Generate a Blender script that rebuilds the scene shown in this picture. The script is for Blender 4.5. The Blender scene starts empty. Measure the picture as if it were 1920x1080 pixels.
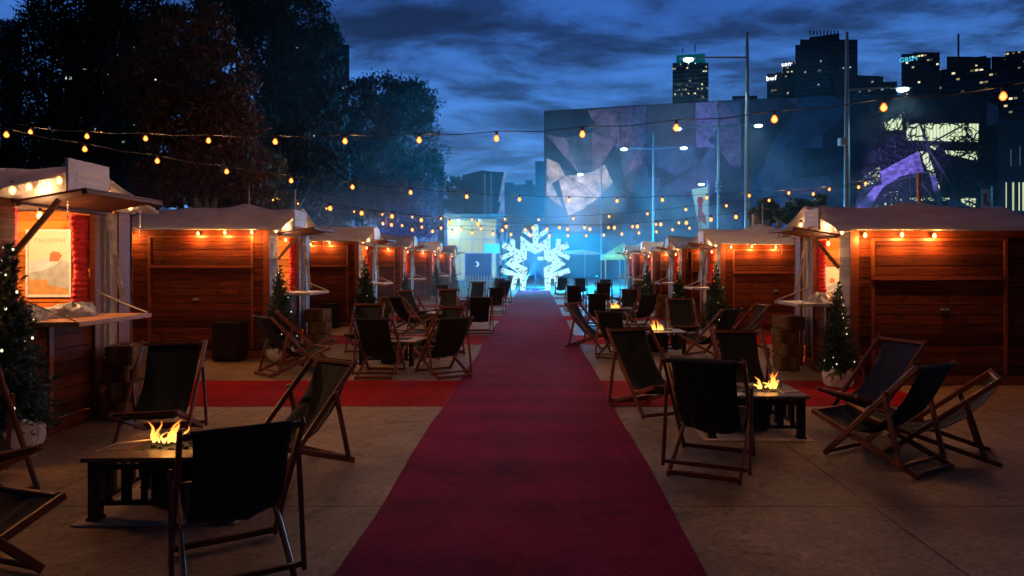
import bpy, math, random
import numpy as np
from mathutils import Vector, Matrix, Euler
R = math.radians
scene = bpy.context.scene
# ------------------------------------------------------------------ camera
F, VX, HY, HC = 1250.0, 1003.0, 496.0, 1.65        # focal length (px), vanishing point, horizon, eye height
cam_d = bpy.data.cameras.new('camera'); cam = bpy.data.objects.new('camera', cam_d)
scene.collection.objects.link(cam); scene.camera = cam
cam.location = (0, 0, HC); cam.rotation_euler = (R(90), 0, 0)
cam_d.sensor_width = 36; cam_d.lens = F * 36 / 1920
cam_d.shift_x = -(VX - 960) / 1920; cam_d.shift_y = -(540 - HY) / 1920
cam_d.clip_start = .05; cam_d.clip_end = 3000
# ------------------------------------------------------------------ sky
world = bpy.data.worlds.new('World'); scene.world = world; world.use_nodes = True
nt = world.node_tree; nt.nodes.clear()
def N(t, k, **kw):
    n = t.nodes.new(k)
    for a, b in kw.items(): setattr(n, a, b)
    return n
def ramp(t, stops, interp='LINEAR'):
    n = t.nodes.new('ShaderNodeValToRGB'); e = n.color_ramp.elements; n.color_ramp.interpolation = interp
    while len(e) > 1: e.remove(e[0])
    e[0].position = stops[0][0]; e[0].color = (*stops[0][1], 1)
    for p, c in stops[1:]:
        x = e.new(p); x.color = (*c, 1)
    return n
def M(t, op, a=None, b=None, clamp=False):
    n = t.nodes.new('ShaderNodeMath'); n.operation = op; n.use_clamp = clamp
    for i, v in enumerate((a, b)):
        if v is None: continue
        if isinstance(v, (int, float)): n.inputs[i].default_value = v
        else: t.links.new(v, n.inputs[i])
    return n.outputs[0]
def build_sky():
    L = nt.links.new
    out = N(nt, 'ShaderNodeOutputWorld'); bg = N(nt, 'ShaderNodeBackground')
    sky = N(nt, 'ShaderNodeTexSky'); sky.sky_type = 'NISHITA'; sky.sun_disc = False
    sky.sun_elevation = R(-3); sky.sun_rotation = R(200)
    tc = N(nt, 'ShaderNodeTexCoord'); sep = N(nt, 'ShaderNodeSeparateXYZ'); L(tc.outputs['Generated'], sep.inputs[0])
    z = M(nt, 'MAXIMUM', sep.outputs[2], 0.0)
    zz = M(nt, 'ADD', z, .16)
    cx = M(nt, 'DIVIDE', sep.outputs[0], zz); cy = M(nt, 'DIVIDE', sep.outputs[1], zz)
    comb = N(nt, 'ShaderNodeCombineXYZ'); L(cx, comb.inputs[0]); L(cy, comb.inputs[1])
    no = N(nt, 'ShaderNodeTexNoise'); no.inputs['Scale'].default_value = 2.4; no.inputs['Detail'].default_value = 9
    no.inputs['Roughness'].default_value = .60; no.inputs['Distortion'].default_value = .35
    mp = N(nt, 'ShaderNodeMapping'); mp.inputs['Location'].default_value = (3.1, 1.7, 0); mp.inputs['Scale'].default_value = (.62, 1.0, 1)
    mp.inputs['Rotation'].default_value = (0, 0, R(-8))
    L(comb.outputs[0], mp.inputs[0]); L(mp.outputs[0], no.inputs[0])
    cl = ramp(nt, [(.40, (0, 0, 0)), (.47, (.2, .2, .2)), (.53, (.62, .62, .62)), (.61, (1, 1, 1))]); L(no.outputs[0], cl.inputs[0])
    bright = ramp(nt, [(0, (.15, .32, .66)), (.10, (.115, .32, .78)), (.22, (.065, .225, .66)), (.34, (.034, .130, .48)), (.45, (.018, .060, .20)), (.6, (.010, .028, .09)), (1, (.006, .015, .05))]); L(z, bright.inputs[0])
    dark = ramp(nt, [(0, (.075, .17, .40)), (.12, (.036, .088, .23)), (.25, (.012, .032, .10)), (.45, (.005, .015, .06)), (.6, (.004, .010, .035)), (1, (.003, .007, .022))]); L(z, dark.inputs[0])
    mx = N(nt, 'ShaderNodeMix'); mx.data_type = 'RGBA'; L(cl.outputs[0], mx.inputs[0]); L(dark.outputs[0], mx.inputs[6]); L(bright.outputs[0], mx.inputs[7])
    bk = M(nt, 'MAXIMUM', M(nt, 'MULTIPLY', M(nt, 'ADD', sep.outputs[1], .35), 1.2, True), .10)
    sc = N(nt, 'ShaderNodeMix'); sc.data_type = 'RGBA'; sc.blend_type = 'ADD'; sc.inputs[0].default_value = .02
    L(mx.outputs[2], sc.inputs[6]); L(sky.outputs[0], sc.inputs[7])
    L(sc.outputs[2], bg.inputs[0]); L(bk, bg.inputs[1]); L(bg.outputs[0], out.inputs[0])
build_sky()
sd = bpy.data.lights.new('sun', 'SUN'); sd.energy = .02; sd.angle = R(12); sd.color = (.6, .75, 1)
so = bpy.data.objects.new('sun', sd); scene.collection.objects.link(so); so.rotation_euler = (R(60), 0, R(20))
scene.view_settings.view_transform = 'Standard'; scene.view_settings.look = 'None'
scene.view_settings.exposure = .15; scene.view_settings.gamma = 1
scene.cycles.use_denoising = True
scene.cycles.max_bounces = 6; scene.cycles.diffuse_bounces = 3; scene.cycles.glossy_bounces = 2
scene.cycles.transmission_bounces = 4; scene.cycles.volume_bounces = 0; scene.cycles.transparent_max_bounces = 8
scene.cycles.sample_clamp_indirect = 3; scene.cycles.caustics_reflective = False; scene.cycles.caustics_refractive = False
C = scene.collection
def lamp(name, kind, loc, energy, color, size=.03, parent=None, **kw):
    d = bpy.data.lights.new(name, kind); d.energy = energy; d.color = color
    if kind in ('POINT', 'SPOT'): d.shadow_soft_size = size
    for a, b in kw.items():
        if a != 'rot' and a != 'aim': setattr(d, a, b)
    o = bpy.data.objects.new(name, d); C.objects.link(o); o.location = loc
    if 'aim' in kw: o.rotation_euler = (Vector(kw['aim']) - Vector(loc)).to_track_quat('-Z', 'Y').to_euler()
    if parent: o.parent = parent
    return o
def P(px, py, d): return Vector(((px - VX) / F * d, d, HC - (py - HY) / F * d))
# ------------------------------------------------------------------ materials
def mat(name, base=(.5, .5, .5), rough=.6, metal=0, emit=None, es=0, noise=None, bump=0, spec=.5, var=None, sheen=0):
    m = bpy.data.materials.new(name); m.use_nodes = True; t = m.node_tree; b = t.nodes['Principled BSDF']
    b.inputs['Base Color'].default_value = (*base, 1); b.inputs['Roughness'].default_value = rough
    b.inputs['Metallic'].default_value = metal; b.inputs['Specular IOR Level'].default_value = spec
    if sheen: b.inputs['Sheen Weight'].default_value = sheen
    if emit: b.inputs['Emission Color'].default_value = (*emit, 1); b.inputs['Emission Strength'].default_value = es
    if noise:                                             # (scale xyz, dark factor, light factor)
        sc, lo, hi = noise
        g = N(t, 'ShaderNodeTexCoord'); mp = N(t, 'ShaderNodeMapping'); mp.inputs['Scale'].default_value = sc
        n = N(t, 'ShaderNodeTexNoise'); n.inputs['Scale'].default_value = 1; n.inputs['Detail'].default_value = 7; n.inputs['Roughness'].default_value = .62
        t.links.new(g.outputs['Object'], mp.inputs[0]); t.links.new(mp.outputs[0], n.inputs[0])
        r = ramp(t, [(.28, tuple(c * lo for c in base)), (.72, tuple(min(1, c * hi) for c in (var or base)))])
        t.links.new(n.outputs[0], r.inputs[0]); t.links.new(r.outputs[0], b.inputs['Base Color'])
        if bump:
            bp = N(t, 'ShaderNodeBump'); bp.inputs['Strength'].default_value = bump; bp.inputs['Distance'].default_value = .01
            t.links.new(n.outputs[0], bp.inputs['Height']); t.links.new(bp.outputs[0], b.inputs['Normal'])
    return m
def emis(name, col, s):
    m = bpy.data.materials.new(name); m.use_nodes = True; t = m.node_tree; t.nodes.clear()
    o = N(t, 'ShaderNodeOutputMaterial'); e = N(t, 'ShaderNodeEmission'); e.inputs[0].default_value = (*col, 1); e.inputs[1].default_value = s
    t.links.new(e.outputs[0], o.inputs[0]); return m
def wood(name, base, var, z=16.0, lo=.16):
    """horizontal boards: grain and a tone per board, from object coordinates"""
    m = mat(name, base, .78, spec=.3); t = m.node_tree; b = t.nodes['Principled BSDF']; L = t.links.new
    g = N(t, 'ShaderNodeTexCoord'); sep = N(t, 'ShaderNodeSeparateXYZ'); L(g.outputs['Object'], sep.inputs[0])
    row = M(t, 'FLOOR', M(t, 'DIVIDE', sep.outputs[2], .135))
    wn = N(t, 'ShaderNodeTexWhiteNoise'); wn.noise_dimensions = '1D'; L(row, wn.inputs['W'])
    mp = N(t, 'ShaderNodeMapping'); mp.inputs['Scale'].default_value = (1.3, 1.3, z); L(g.outputs['Object'], mp.inputs[0])
    n = N(t, 'ShaderNodeTexNoise'); n.inputs['Scale'].default_value = 1.6; n.inputs['Detail'].default_value = 8; n.inputs['Roughness'].default_value = .65; n.inputs['Distortion'].default_value = .6
    L(mp.outputs[0], n.inputs[0])
    k = N(t, 'ShaderNodeTexNoise'); k.inputs['Scale'].default_value = 5.0; L(g.outputs['Object'], k.inputs[0])
    kn = ramp(t, [(.30, (.25, .25, .25)), (.37, (.8, .8, .8)), (.5, (1, 1, 1))]); L(k.outputs[0], kn.inputs[0])
    r = ramp(t, [(.25, tuple(c * lo for c in base)), (.55, base), (.8, var)]); L(n.outputs[0], r.inputs[0])
    tone = M(t, 'ADD', M(t, 'MULTIPLY', wn.outputs[0], .85), .52)
    mx = N(t, 'ShaderNodeMix'); mx.data_type = 'RGBA'; mx.blend_type = 'MULTIPLY'; mx.inputs[0].default_value = 1
    cc = N(t, 'ShaderNodeCombineXYZ'); [L(tone, cc.inputs[i]) for i in range(3)]
    L(r.outputs[0], mx.inputs[6]); L(cc.outputs[0], mx.inputs[7])
    m2 = N(t, 'ShaderNodeMix'); m2.data_type = 'RGBA'; m2.blend_type = 'MULTIPLY'; m2.inputs[0].default_value = .7
    L(mx.outputs[2], m2.inputs[6]); L(kn.outputs[0], m2.inputs[7]); L(m2.outputs[2], b.inputs['Base Color'])
    bp = N(t, 'ShaderNodeBump'); bp.inputs['Strength'].default_value = .35; bp.inputs['Distance'].default_value = .006
    L(n.outputs[0], bp.inputs['Height']); L(bp.outputs[0], b.inputs['Normal'])
    return m
def globe(name, core, edge_):
    m = bpy.data.materials.new(name); m.use_nodes = True; t = m.node_tree; t.nodes.clear(); o = N(t, 'ShaderNodeOutputMaterial'); e = N(t, 'ShaderNodeEmission')
    lw = N(t, 'ShaderNodeLayerWeight'); lw.inputs[0].default_value = .5; r = ramp(t, [(.08, core), (.42, edge_)]); t.links.new(lw.outputs['Facing'], r.inputs[0])
    t.links.new(r.outputs[0], e.inputs[0]); e.inputs[1].default_value = 1; t.links.new(e.outputs[0], o.inputs[0]); return m
WARM = (1.0, .38, .085)
mt = dict(
    hutwood=wood('stained_boards', (.145, .027, .007), (.26, .058, .012)),
    pine=wood('pine_boards', (.66, .20, .030), (.80, .30, .06), lo=.7),
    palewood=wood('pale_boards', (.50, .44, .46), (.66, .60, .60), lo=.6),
    trim=mat('trim_wood', (.26, .06, .018), .5, noise=((3, 3, 30), .5, 1.3), bump=.2),
    flap=mat('flap_wood', (.13, .035, .014), .55, noise=((3, 30, 30), .5, 1.4), bump=.2),
    deckwood=mat('deckchair_wood', (.17, .042, .014), .42, noise=((9, 9, 9), .55, 1.5), bump=.1),
    counter=mat('counter_wood', (.55, .24, .11), .45, noise=((3, 14, 14), .6, 1.3), bump=.15),
    brace=mat('brace_wood', (.48, .24, .10), .6, noise=((20, 20, 5), .7, 1.2)),
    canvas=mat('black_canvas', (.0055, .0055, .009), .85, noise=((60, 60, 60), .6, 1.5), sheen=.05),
    bluelit=mat('bluelit_canvas', (.009, .014, .060), .85, noise=((60, 60, 60), .6, 1.4)),  # blue ambient light on some black slings, put into the canvas colour
    roof=mat('roof_canvas', (.80, .80, .88), .8, noise=((2.2, 2.2, 5), .72, 1.15), bump=.3),
    cloth=mat('white_cloth', (.72, .68, .66), .85, noise=((9, 9, 9), .75, 1.1), bump=.5),
    redcloth=mat('red_curtain', (.60, .010, .012), .7, noise=((8, 8, 40), .55, 1.25), bump=.3),
    board=mat('sign_board', (.62, .56, .64), .5, noise=((4, 4, 4), .85, 1.1)),
    boardtext=mat('sign_lettering', (.80, .68, .60), .5),
    blackmetal=mat('black_metal', (.012, .012, .014), .38, metal=.2, noise=((20, 20, 20), .6, 1.6)),
    tabletop=mat('brown_tabletop', (.16, .085, .05), .32, noise=((7, 7, 7), .5, 1.5)),
    steeltop=mat('grey_tabletop', (.13, .12, .12), .28, noise=((9, 9, 9), .5, 1.6)),
    tray=mat('burner_tray', (.02, .018, .018), .5, noise=((40, 40, 40), .4, 2)),
    steel=mat('galvanised_steel', (.45, .47, .50), .42, metal=.6, noise=((3, 3, 2), .75, 1.1)),
    darksteel=mat('dark_steel', (.06, .065, .075), .5, noise=((3, 3, 2), .7, 1.2)),
    fir=mat('fir_needles', (.020, .050, .026), .6, noise=((14, 14, 14), .4, 1.9)),
    bark=mat('bark', (.30, .26, .24), .85, noise=((6, 6, 1.5), .5, 1.5), bump=.4),
    straw=mat('straw', (.19, .10, .04), .9, noise=((40, 9, 50), .35, 1.5), bump=.9),
    sack=mat('sacking', (.85, .76, .70), .9, noise=((12, 12, 12), .6, 1.15), bump=.6),
    chain=mat('chain', (.6, .55, .5), .35, metal=.8),
    bulb=globe('bulb_glow', (3.4, 1.55, .32), (1.9, .33, .02)),
    hutbulb=globe('hut_bulb_glow', (4, 2.6, 1.2), (2.4, .75, .14)),
    fairy=emis('fairy_light_glow', (1.0, .86, .55), 1.5),
    socket=mat('bulb_socket', (.02, .02, .02), .5),
    cable=mat('cable', (.03, .028, .03), .5),
    lampcool=emis('street_lamp_glow', (.55, .95, 1.0), 14),
    concrete_pad=mat('pad_concrete', (.62, .50, .42), .75, noise=((6, 6, 6), .6, 1.2), bump=.2),
    whitepaint=mat('white_paint', (.72, .74, .76), .5, noise=((5, 5, 5), .8, 1.05)),
)
for k_, w_, c_ in (('roof', .26, (.95, .84, .80)), ('cloth', .25, (.9, .7, .5))):
    t_ = mt[k_].node_tree; o_ = [n for n in t_.nodes if n.type == 'OUTPUT_MATERIAL'][0]; b_ = t_.nodes['Principled BSDF']
    tl = N(t_, 'ShaderNodeBsdfTranslucent'); tl.inputs[0].default_value = (*c_, 1); mx_ = N(t_, 'ShaderNodeMixShader'); mx_.inputs[0].default_value = w_
    t_.links.new(b_.outputs[0], mx_.inputs[1]); t_.links.new(tl.outputs[0], mx_.inputs[2]); t_.links.new(mx_.outputs[0], o_.inputs[0])
# ------------------------------------------------------------------ mesh building
class MB:
    def __init__(s): s.v = []; s.f = []
    def add(s, vs, fs):
        o = len(s.v); s.v += [tuple(v) for v in vs]; s.f += [tuple(i + o for i in f) for f in fs]; return s
    def box(s, x0, x1, y0, y1, z0, z1, m=None, bev=0):
        x0, x1 = min(x0, x1), max(x0, x1); y0, y1 = min(y0, y1), max(y0, y1)
        vs = [Vector((x, y, z)) for z in (z0, z1) for y in (y0, y1) for x in (x0, x1)]
        if m: vs = [m @ v for v in vs]
        return s.add(vs, [(0, 2, 3, 1), (4, 5, 7, 6), (0, 1, 5, 4), (2, 6, 7, 3), (0, 4, 6, 2), (1, 3, 7, 5)])
    def bar(s, a, b, w, h, up=(0, 0, 1)):
        """rectangular bar from a to b, w across, h along 'up'"""
        a = Vector(a); b = Vector(b); d = (b - a).normalized(); u = Vector(up)
        x = d.cross(u)
        if x.length < 1e-4: x = d.cross(Vector((1, 0, 0)))
        x.normalize(); u = x.cross(d).normalized(); x *= w / 2; u *= h / 2
        return s.add([a - x - u, a + x - u, a + x + u, a - x + u, b - x - u, b + x - u, b + x + u, b - x + u],
                     [(0, 3, 2, 1), (4, 5, 6, 7), (0, 1, 5, 4), (1, 2, 6, 5), (2, 3, 7, 6), (3, 0, 4, 7)])
    def tube(s, pts, r, n=8, caps=True):
        pts = [Vector(p) for p in pts]; k = len(pts); rs = r if isinstance(r, (list, tuple)) else [r] * k
        o = len(s.v); prev = None
        for i, p in enumerate(pts):
            d = (pts[min(i + 1, k - 1)] - pts[max(i - 1, 0)]).normalized()
            if prev is None:
                x = d.cross(Vector((0, 0, 1)));
                if x.length < 1e-3: x = d.cross(Vector((1, 0, 0)))
            else: x = prev - d * prev.dot(d)
            x.normalize(); prev = x; y = d.cross(x)
            for j in range(n):
                a = 2 * math.pi * j / n; s.v.append(tuple(p + (x * math.cos(a) + y * math.sin(a)) * rs[i]))
        for i in range(k - 1):
            for j in range(n):
                a = o + i * n + j; b = o + i * n + (j + 1) % n; s.f.append((a, b, b + n, a + n))
        if caps:
            s.f.append(tuple(o + j for j in reversed(range(n)))); s.f.append(tuple(o + (k - 1) * n + j for j in range(n)))
        return s
    def lathe(s, prof, c=(0, 0, 0), n=10):
        return s.tube([(c[0], c[1], c[2] + z) for r, z in prof], [max(r, .0008) for r, z in prof], n)
    def ball(s, c, r, n=8, k=5, sz=1):
        return s.lathe([(r * math.sin(math.pi * i / k), -r * sz * math.cos(math.pi * i / k)) for i in range(k + 1)], c, n)
    def prism(s, poly, y0, y1):
        """polygon of (x, z) pairs extruded from y0 to y1"""
        n = len(poly)
        s.add([(x, y0, z) for x, z in poly] + [(x, y1, z) for x, z in poly],
              [tuple(range(n)), tuple(range(2 * n - 1, n - 1, -1))] + [(i, i + n, (i + 1) % n + n, (i + 1) % n) for i in range(n)])
        return s
    def grid(s, fn, nu, nv, closed=False):
        o = len(s.v)
        for i in range(nu + 1):
            for j in range(nv + 1): s.v.append(tuple(fn(i / nu, j / nv)))
        for i in range(nu):
            for j in range(nv):
                a = o + i * (nv + 1) + j; s.f.append((a, a + 1, a + nv + 2, a + nv + 1))
        return s
    def build(s, name, m, parent=None, smooth=False, label=None):
        me = bpy.data.meshes.new(name); me.from_pydata(s.v, [], s.f); me.materials.append(m)
        if smooth: me.polygons.foreach_set('use_smooth', [True] * len(me.polygons))
        me.update()
        o = bpy.data.objects.new(name, me); C.objects.link(o)
        if parent: o.parent = parent
        if label: o['label'] = label
        return o
def thick(o, t, off=0):
    md = o.modifiers.new('thickness', 'SOLIDIFY'); md.thickness = t; md.offset = off; return o
def bevel(o, w, seg=2):
    md = o.modifiers.new('bevel', 'BEVEL'); md.width = w; md.segments = seg; md.limit_method = 'ANGLE'; return o
def tag(o, label, cat, group=None):
    o['label'] = label; o['category'] = cat
    if group: o['group'] = group
    return o
def thing(name, label, cat, loc=(0, 0, 0), rz=0, group=None, scale=1):
    o = bpy.data.objects.new(name, None); C.objects.link(o); o.location = loc; o.rotation_euler = (0, 0, rz)
    o.scale = (scale,) * 3; o.empty_display_size = .2
    return tag(o, label, cat, group)
def dup(root, loc=None, rz=None, label=None, group=None, scale=None):
    r = root.copy(); C.objects.link(r)
    if loc is not None: r.location = loc
    if rz is not None: r.rotation_euler = (0, 0, rz)
    if label: r['label'] = label
    if group: r['group'] = group
    if scale: r.scale = (scale,) * 3 if isinstance(scale, (int, float)) else scale
    for ch in KIDS.get(root.name, ()):
        c = ch.copy(); C.objects.link(c); c.parent = r
        for g in KIDS.get(ch.name, ()):
            d = g.copy(); C.objects.link(d); d.parent = c
    return r
KIDS = {}
def freeze(root):
    for o in list(C.objects):
        if o.parent: KIDS.setdefault(o.parent.name, [])
    KIDS[root.name] = [o for o in C.objects if o.parent == root]
    for c in KIDS[root.name]: KIDS[c.name] = [o for o in C.objects if o.parent == c]
def text_mesh(name, body, size, m, parent, loc, rot, ext=.004, align='CENTER', spacing=1):
    cu = bpy.data.curves.new(name, 'FONT'); cu.body = body; cu.size = size; cu.extrude = ext; cu.align_x = align; cu.align_y = 'CENTER'; cu.space_character = spacing
    cu.resolution_u = 2
    t = bpy.data.objects.new(name, cu); C.objects.link(t)
    dg = bpy.context.evaluated_depsgraph_get(); me = bpy.data.meshes.new_from_object(t.evaluated_get(dg))
    bpy.data.objects.remove(t); bpy.data.curves.remove(cu)
    me.materials.clear(); me.materials.append(m)
    o = bpy.data.objects.new(name, me); C.objects.link(o); o.parent = parent; o.location = loc; o.rotation_euler = rot
    return o
rnd = random.Random(7)
# ------------------------------------------------------------------ ground, carpets
def ground_mat():
    m = mat('ground_concrete', (.2, .15, .13), .7); t = m.node_tree; b = t.nodes['Principled BSDF']; L = t.links.new
    g = N(t, 'ShaderNodeTexCoord')
    n = N(t, 'ShaderNodeTexNoise'); n.inputs['Scale'].default_value = .8; n.inputs['Detail'].default_value = 12; n.inputs['Roughness'].default_value = .74; n.inputs['Distortion'].default_value = .8; L(g.outputs['Object'], n.inputs[0])
    r = ramp(t, [(.30, (.12, .070, .045)), (.42, (.25, .155, .105)), (.50, (.34, .225, .155)), (.58, (.40, .27, .19)), (.70, (.54, .38, .28))]); L(n.outputs[0], r.inputs[0])
    n2 = N(t, 'ShaderNodeTexNoise'); n2.inputs['Scale'].default_value = 22; n2.inputs['Detail'].default_value = 8; n2.inputs['Roughness'].default_value = .75; L(g.outputs['Object'], n2.inputs[0])
    r2 = ramp(t, [(.32, (.45, .43, .42)), (.55, (1, 1, 1))]); L(n2.outputs[0], r2.inputs[0])
    n3 = N(t, 'ShaderNodeTexNoise'); n3.inputs['Scale'].default_value = 3.6; n3.inputs['Detail'].default_value = 6; n3.inputs['Distortion'].default_value = 1.6; L(g.outputs['Object'], n3.inputs[0])
    r3 = ramp(t, [(.30, (.55, .52, .50)), (.40, (.95, .95, .95)), (.60, (1, 1, 1)), (.68, (1.25, 1.2, 1.15))]); L(n3.outputs[0], r3.inputs[0])
    st = N(t, 'ShaderNodeMix'); st.data_type = 'RGBA'; st.blend_type = 'MULTIPLY'; st.inputs[0].default_value = 1; L(r2.outputs[0], st.inputs[6]); L(r3.outputs[0], st.inputs[7]); r2 = None
    br = N(t, 'ShaderNodeTexBrick'); br.offset = 0; br.inputs['Scale'].default_value = 1; br.inputs['Brick Width'].default_value = 2.9; br.inputs['Row Height'].default_value = 2.95
    br.inputs['Mortar Size'].default_value = .011; br.inputs['Color1'].default_value = (1, 1, 1, 1); br.inputs['Color2'].default_value = (.86, .86, .86, 1); br.inputs['Mortar'].default_value = (.35, .35, .35, 1)
    mp = N(t, 'ShaderNodeMapping'); mp.inputs['Location'].default_value = (.6, 1.35, 0); L(g.outputs['Object'], mp.inputs[0]); L(mp.outputs[0], br.inputs[0])
    a = N(t, 'ShaderNodeMix'); a.data_type = 'RGBA'; a.blend_type = 'MULTIPLY'; a.inputs[0].default_value = 1; L(r.outputs[0], a.inputs[6]); L(st.outputs[2], a.inputs[7])
    c = N(t, 'ShaderNodeMix'); c.data_type = 'RGBA'; c.blend_type = 'MULTIPLY'; c.inputs[0].default_value = 1; L(a.outputs[2], c.inputs[6]); L(br.outputs[0], c.inputs[7])
    L(c.outputs[2], b.inputs['Base Color'])
    rr = M(t, 'ADD', M(t, 'MULTIPLY', n.outputs[0], .5), .36); L(rr, b.inputs['Roughness'])
    bp = N(t, 'ShaderNodeBump'); bp.inputs['Strength'].default_value = .3; bp.inputs['Distance'].default_value = .01; L(n2.outputs[0], bp.inputs['Height']); L(bp.outputs[0], b.inputs['Normal'])
    return m
def carpet_mat(name, base, sh):
    m = mat(name, base, .95, spec=.15, sheen=sh); t = m.node_tree; b = t.nodes['Principled BSDF']; L = t.links.new
    g = N(t, 'ShaderNodeTexCoord')
    n = N(t, 'ShaderNodeTexNoise'); n.inputs['Scale'].default_value = 1.6; n.inputs['Detail'].default_value = 9; n.inputs['Roughness'].default_value = .7; L(g.outputs['Object'], n.inputs[0])
    f = N(t, 'ShaderNodeTexNoise'); f.inputs['Scale'].default_value = 60; f.inputs['Detail'].default_value = 4; L(g.outputs['Object'], f.inputs[0])
    w = N(t, 'ShaderNodeTexWave'); w.bands_direction = 'Y'; w.inputs['Scale'].default_value = .35; w.inputs['Distortion'].default_value = 3; w.inputs['Detail'].default_value = 3; L(g.outputs['Object'], w.inputs[0])
    s = M(t, 'ADD', M(t, 'ADD', M(t, 'MULTIPLY', n.outputs[0], .5), M(t, 'MULTIPLY', f.outputs[0], .62)), M(t, 'MULTIPLY', w.outputs[0], .08))
    r = ramp(t, [(.40, tuple(c * .42 for c in base)), (.70, tuple(c * 1.3 for c in base))]); L(s, r.inputs[0])
    sp = N(t, 'ShaderNodeSeparateXYZ'); L(g.outputs['Object'], sp.inputs[0]); fy = M(t, 'FRACT', M(t, 'DIVIDE', M(t, 'ADD', sp.outputs[1], .9), 4.05)); seam = M(t, 'SUBTRACT', 1.0, M(t, 'MULTIPLY', M(t, 'LESS_THAN', fy, .0045), .6))
    sc = N(t, 'ShaderNodeTexNoise'); sc.inputs['Scale'].default_value = 3.2; sc.inputs['Detail'].default_value = 6; sc.inputs['Distortion'].default_value = 2; L(g.outputs['Object'], sc.inputs[0])
    dirt = ramp(t, [(.28, (.72, .72, .72)), (.45, (1, 1, 1)), (.60, (1, 1, 1)), (.74, (1.25, 1.2, 1.2))]); L(sc.outputs[0], dirt.inputs[0])
    k1 = N(t, 'ShaderNodeMix'); k1.data_type = 'RGBA'; k1.blend_type = 'MULTIPLY'; k1.inputs[0].default_value = 1; L(r.outputs[0], k1.inputs[6]); L(dirt.outputs[0], k1.inputs[7])
    cc = N(t, 'ShaderNodeCombineXYZ'); [L(seam, cc.inputs[i]) for i in range(3)]
    k2 = N(t, 'ShaderNodeMix'); k2.data_type = 'RGBA'; k2.blend_type = 'MULTIPLY'; k2.inputs[0].default_value = 1; L(k1.outputs[2], k2.inputs[6]); L(cc.outputs[0], k2.inputs[7]); L(k2.outputs[2], b.inputs['Base Color'])
    bp = N(t, 'ShaderNodeBump'); bp.inputs['Strength'].default_value = .6; bp.inputs['Distance'].default_value = .012; L(f.outputs[0], bp.inputs['Height']); L(bp.outputs[0], b.inputs['Normal'])
    return m
def sheet(name, poly, z, m):
    o = MB().add([(x, y, z) for x, y in poly], [tuple(range(len(poly)))]).build(name, m); o['kind'] = 'structure'; return o
sheet('ground', [(-900, -60), (900, -60), (900, 1400), (-900, 1400)], 0, ground_mat())
cm = carpet_mat('red_carpet_pile', (.23, .0022, .058), 0); cs = carpet_mat('red_strip_pile', (.36, .005, .008), 0)  # crimson-magenta: blue-violet light on the red carpet put into its base colour
def edge(x0, x1, y0, y1, z, n=120):
    l = []; r = []
    for i in range(n + 1):
        y = y0 + (y1 - y0) * i / n; l.append((x0 + .014 * math.sin(y * 1.7) + rnd.uniform(-.006, .006), y, z)); r.append((x1 + .014 * math.sin(y * 1.3 + 1) + rnd.uniform(-.006, .006), y, z))
    return l, r
l, r = edge(-1.06, .915, .5, 46, .010)
mb = MB(); mb.add(l + r, [(i, i + len(l), i + len(l) + 1, i + 1) for i in range(len(l) - 1)])
o = mb.build('carpet', cm); o['kind'] = 'structure'; thick(o, .006, -1)
STR = [(7.75, 9.45), (13.75, 15.5), (19.6, 21.4), (25.6, 27.4), (31.6, 33.4)]
for a, b in STR:
    for x0, x1 in ((-8.2, -1.06), (.915, 4.75 if a < 10 else 6.5)):
        k = 40; mb = MB(); lo = []; hi = []
        for i in range(k + 1):
            x = x0 + (x1 - x0) * i / k; lo.append((x, a + rnd.uniform(-.012, .012), .006)); hi.append((x, b + rnd.uniform(-.012, .012), .006))
        mb.add(lo + hi, [(i, i + 1, i + k + 2, i + k + 1) for i in range(k)])
        o = mb.build('carpet_strip', cs); o['kind'] = 'structure'; thick(o, .004, -1)
lf = MB(); rl_ = random.Random(31)
for i in range(420):
    x = rl_.uniform(-6, 6.5); y = rl_.uniform(3.2, 16)
    if -1.1 < x < .95 and rl_.random() < .7: continue
    a = rl_.uniform(0, 6.28); s_ = rl_.uniform(.008, .022); dx, dy = math.cos(a) * s_, math.sin(a) * s_; z = .017
    lf.add([(x - dx, y - dy, z), (x + dy * .4, y - dx * .4, z + .004), (x + dx, y + dy, z + .002), (x - dy * .4, y + dx * .4, z + .005)], [(0, 1, 2, 3)])
lf = lf.build('fallen_leaves', mat('dry_leaves', (.20, .12, .06), .8, noise=((3, 3, 3), .4, 1.6))); lf['kind'] = 'stuff'
# ------------------------------------------------------------------ huts
def ruched(c, w, d, z0, z1, side, bulge=0, n=60):
    """gathered curtain column with sideways folds"""
    mb = MB(); pts = []; rs = []
    k = int((z1 - z0) / .012)
    for i in range(k + 1):
        z = z0 + (z1 - z0) * i / k; t = i / k
        r = 1 + .075 * math.sin(z * 2 * math.pi / .062 + .8 * math.sin(z * 9)) + .05 * math.sin(z * 31)
        wd = w * (1 + bulge * (.5 - t) ** 2 * 2.2 - .25 * math.exp(-((t - .45) / .12) ** 2))
        ring = []
        for j in range(10):
            a = 2 * math.pi * j / 10
            ring.append((c[0] + math.cos(a) * d * r, c[1] + math.sin(a) * wd * .5 * r, z))
        pts.append(ring)
    vs = [v for ring in pts for v in ring]
    mb.add(vs, [(i * 10 + j, i * 10 + (j + 1) % 10, (i + 1) * 10 + (j + 1) % 10, (i + 1) * 10 + j) for i in range(k) for j in range(10)])
    return mb
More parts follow.
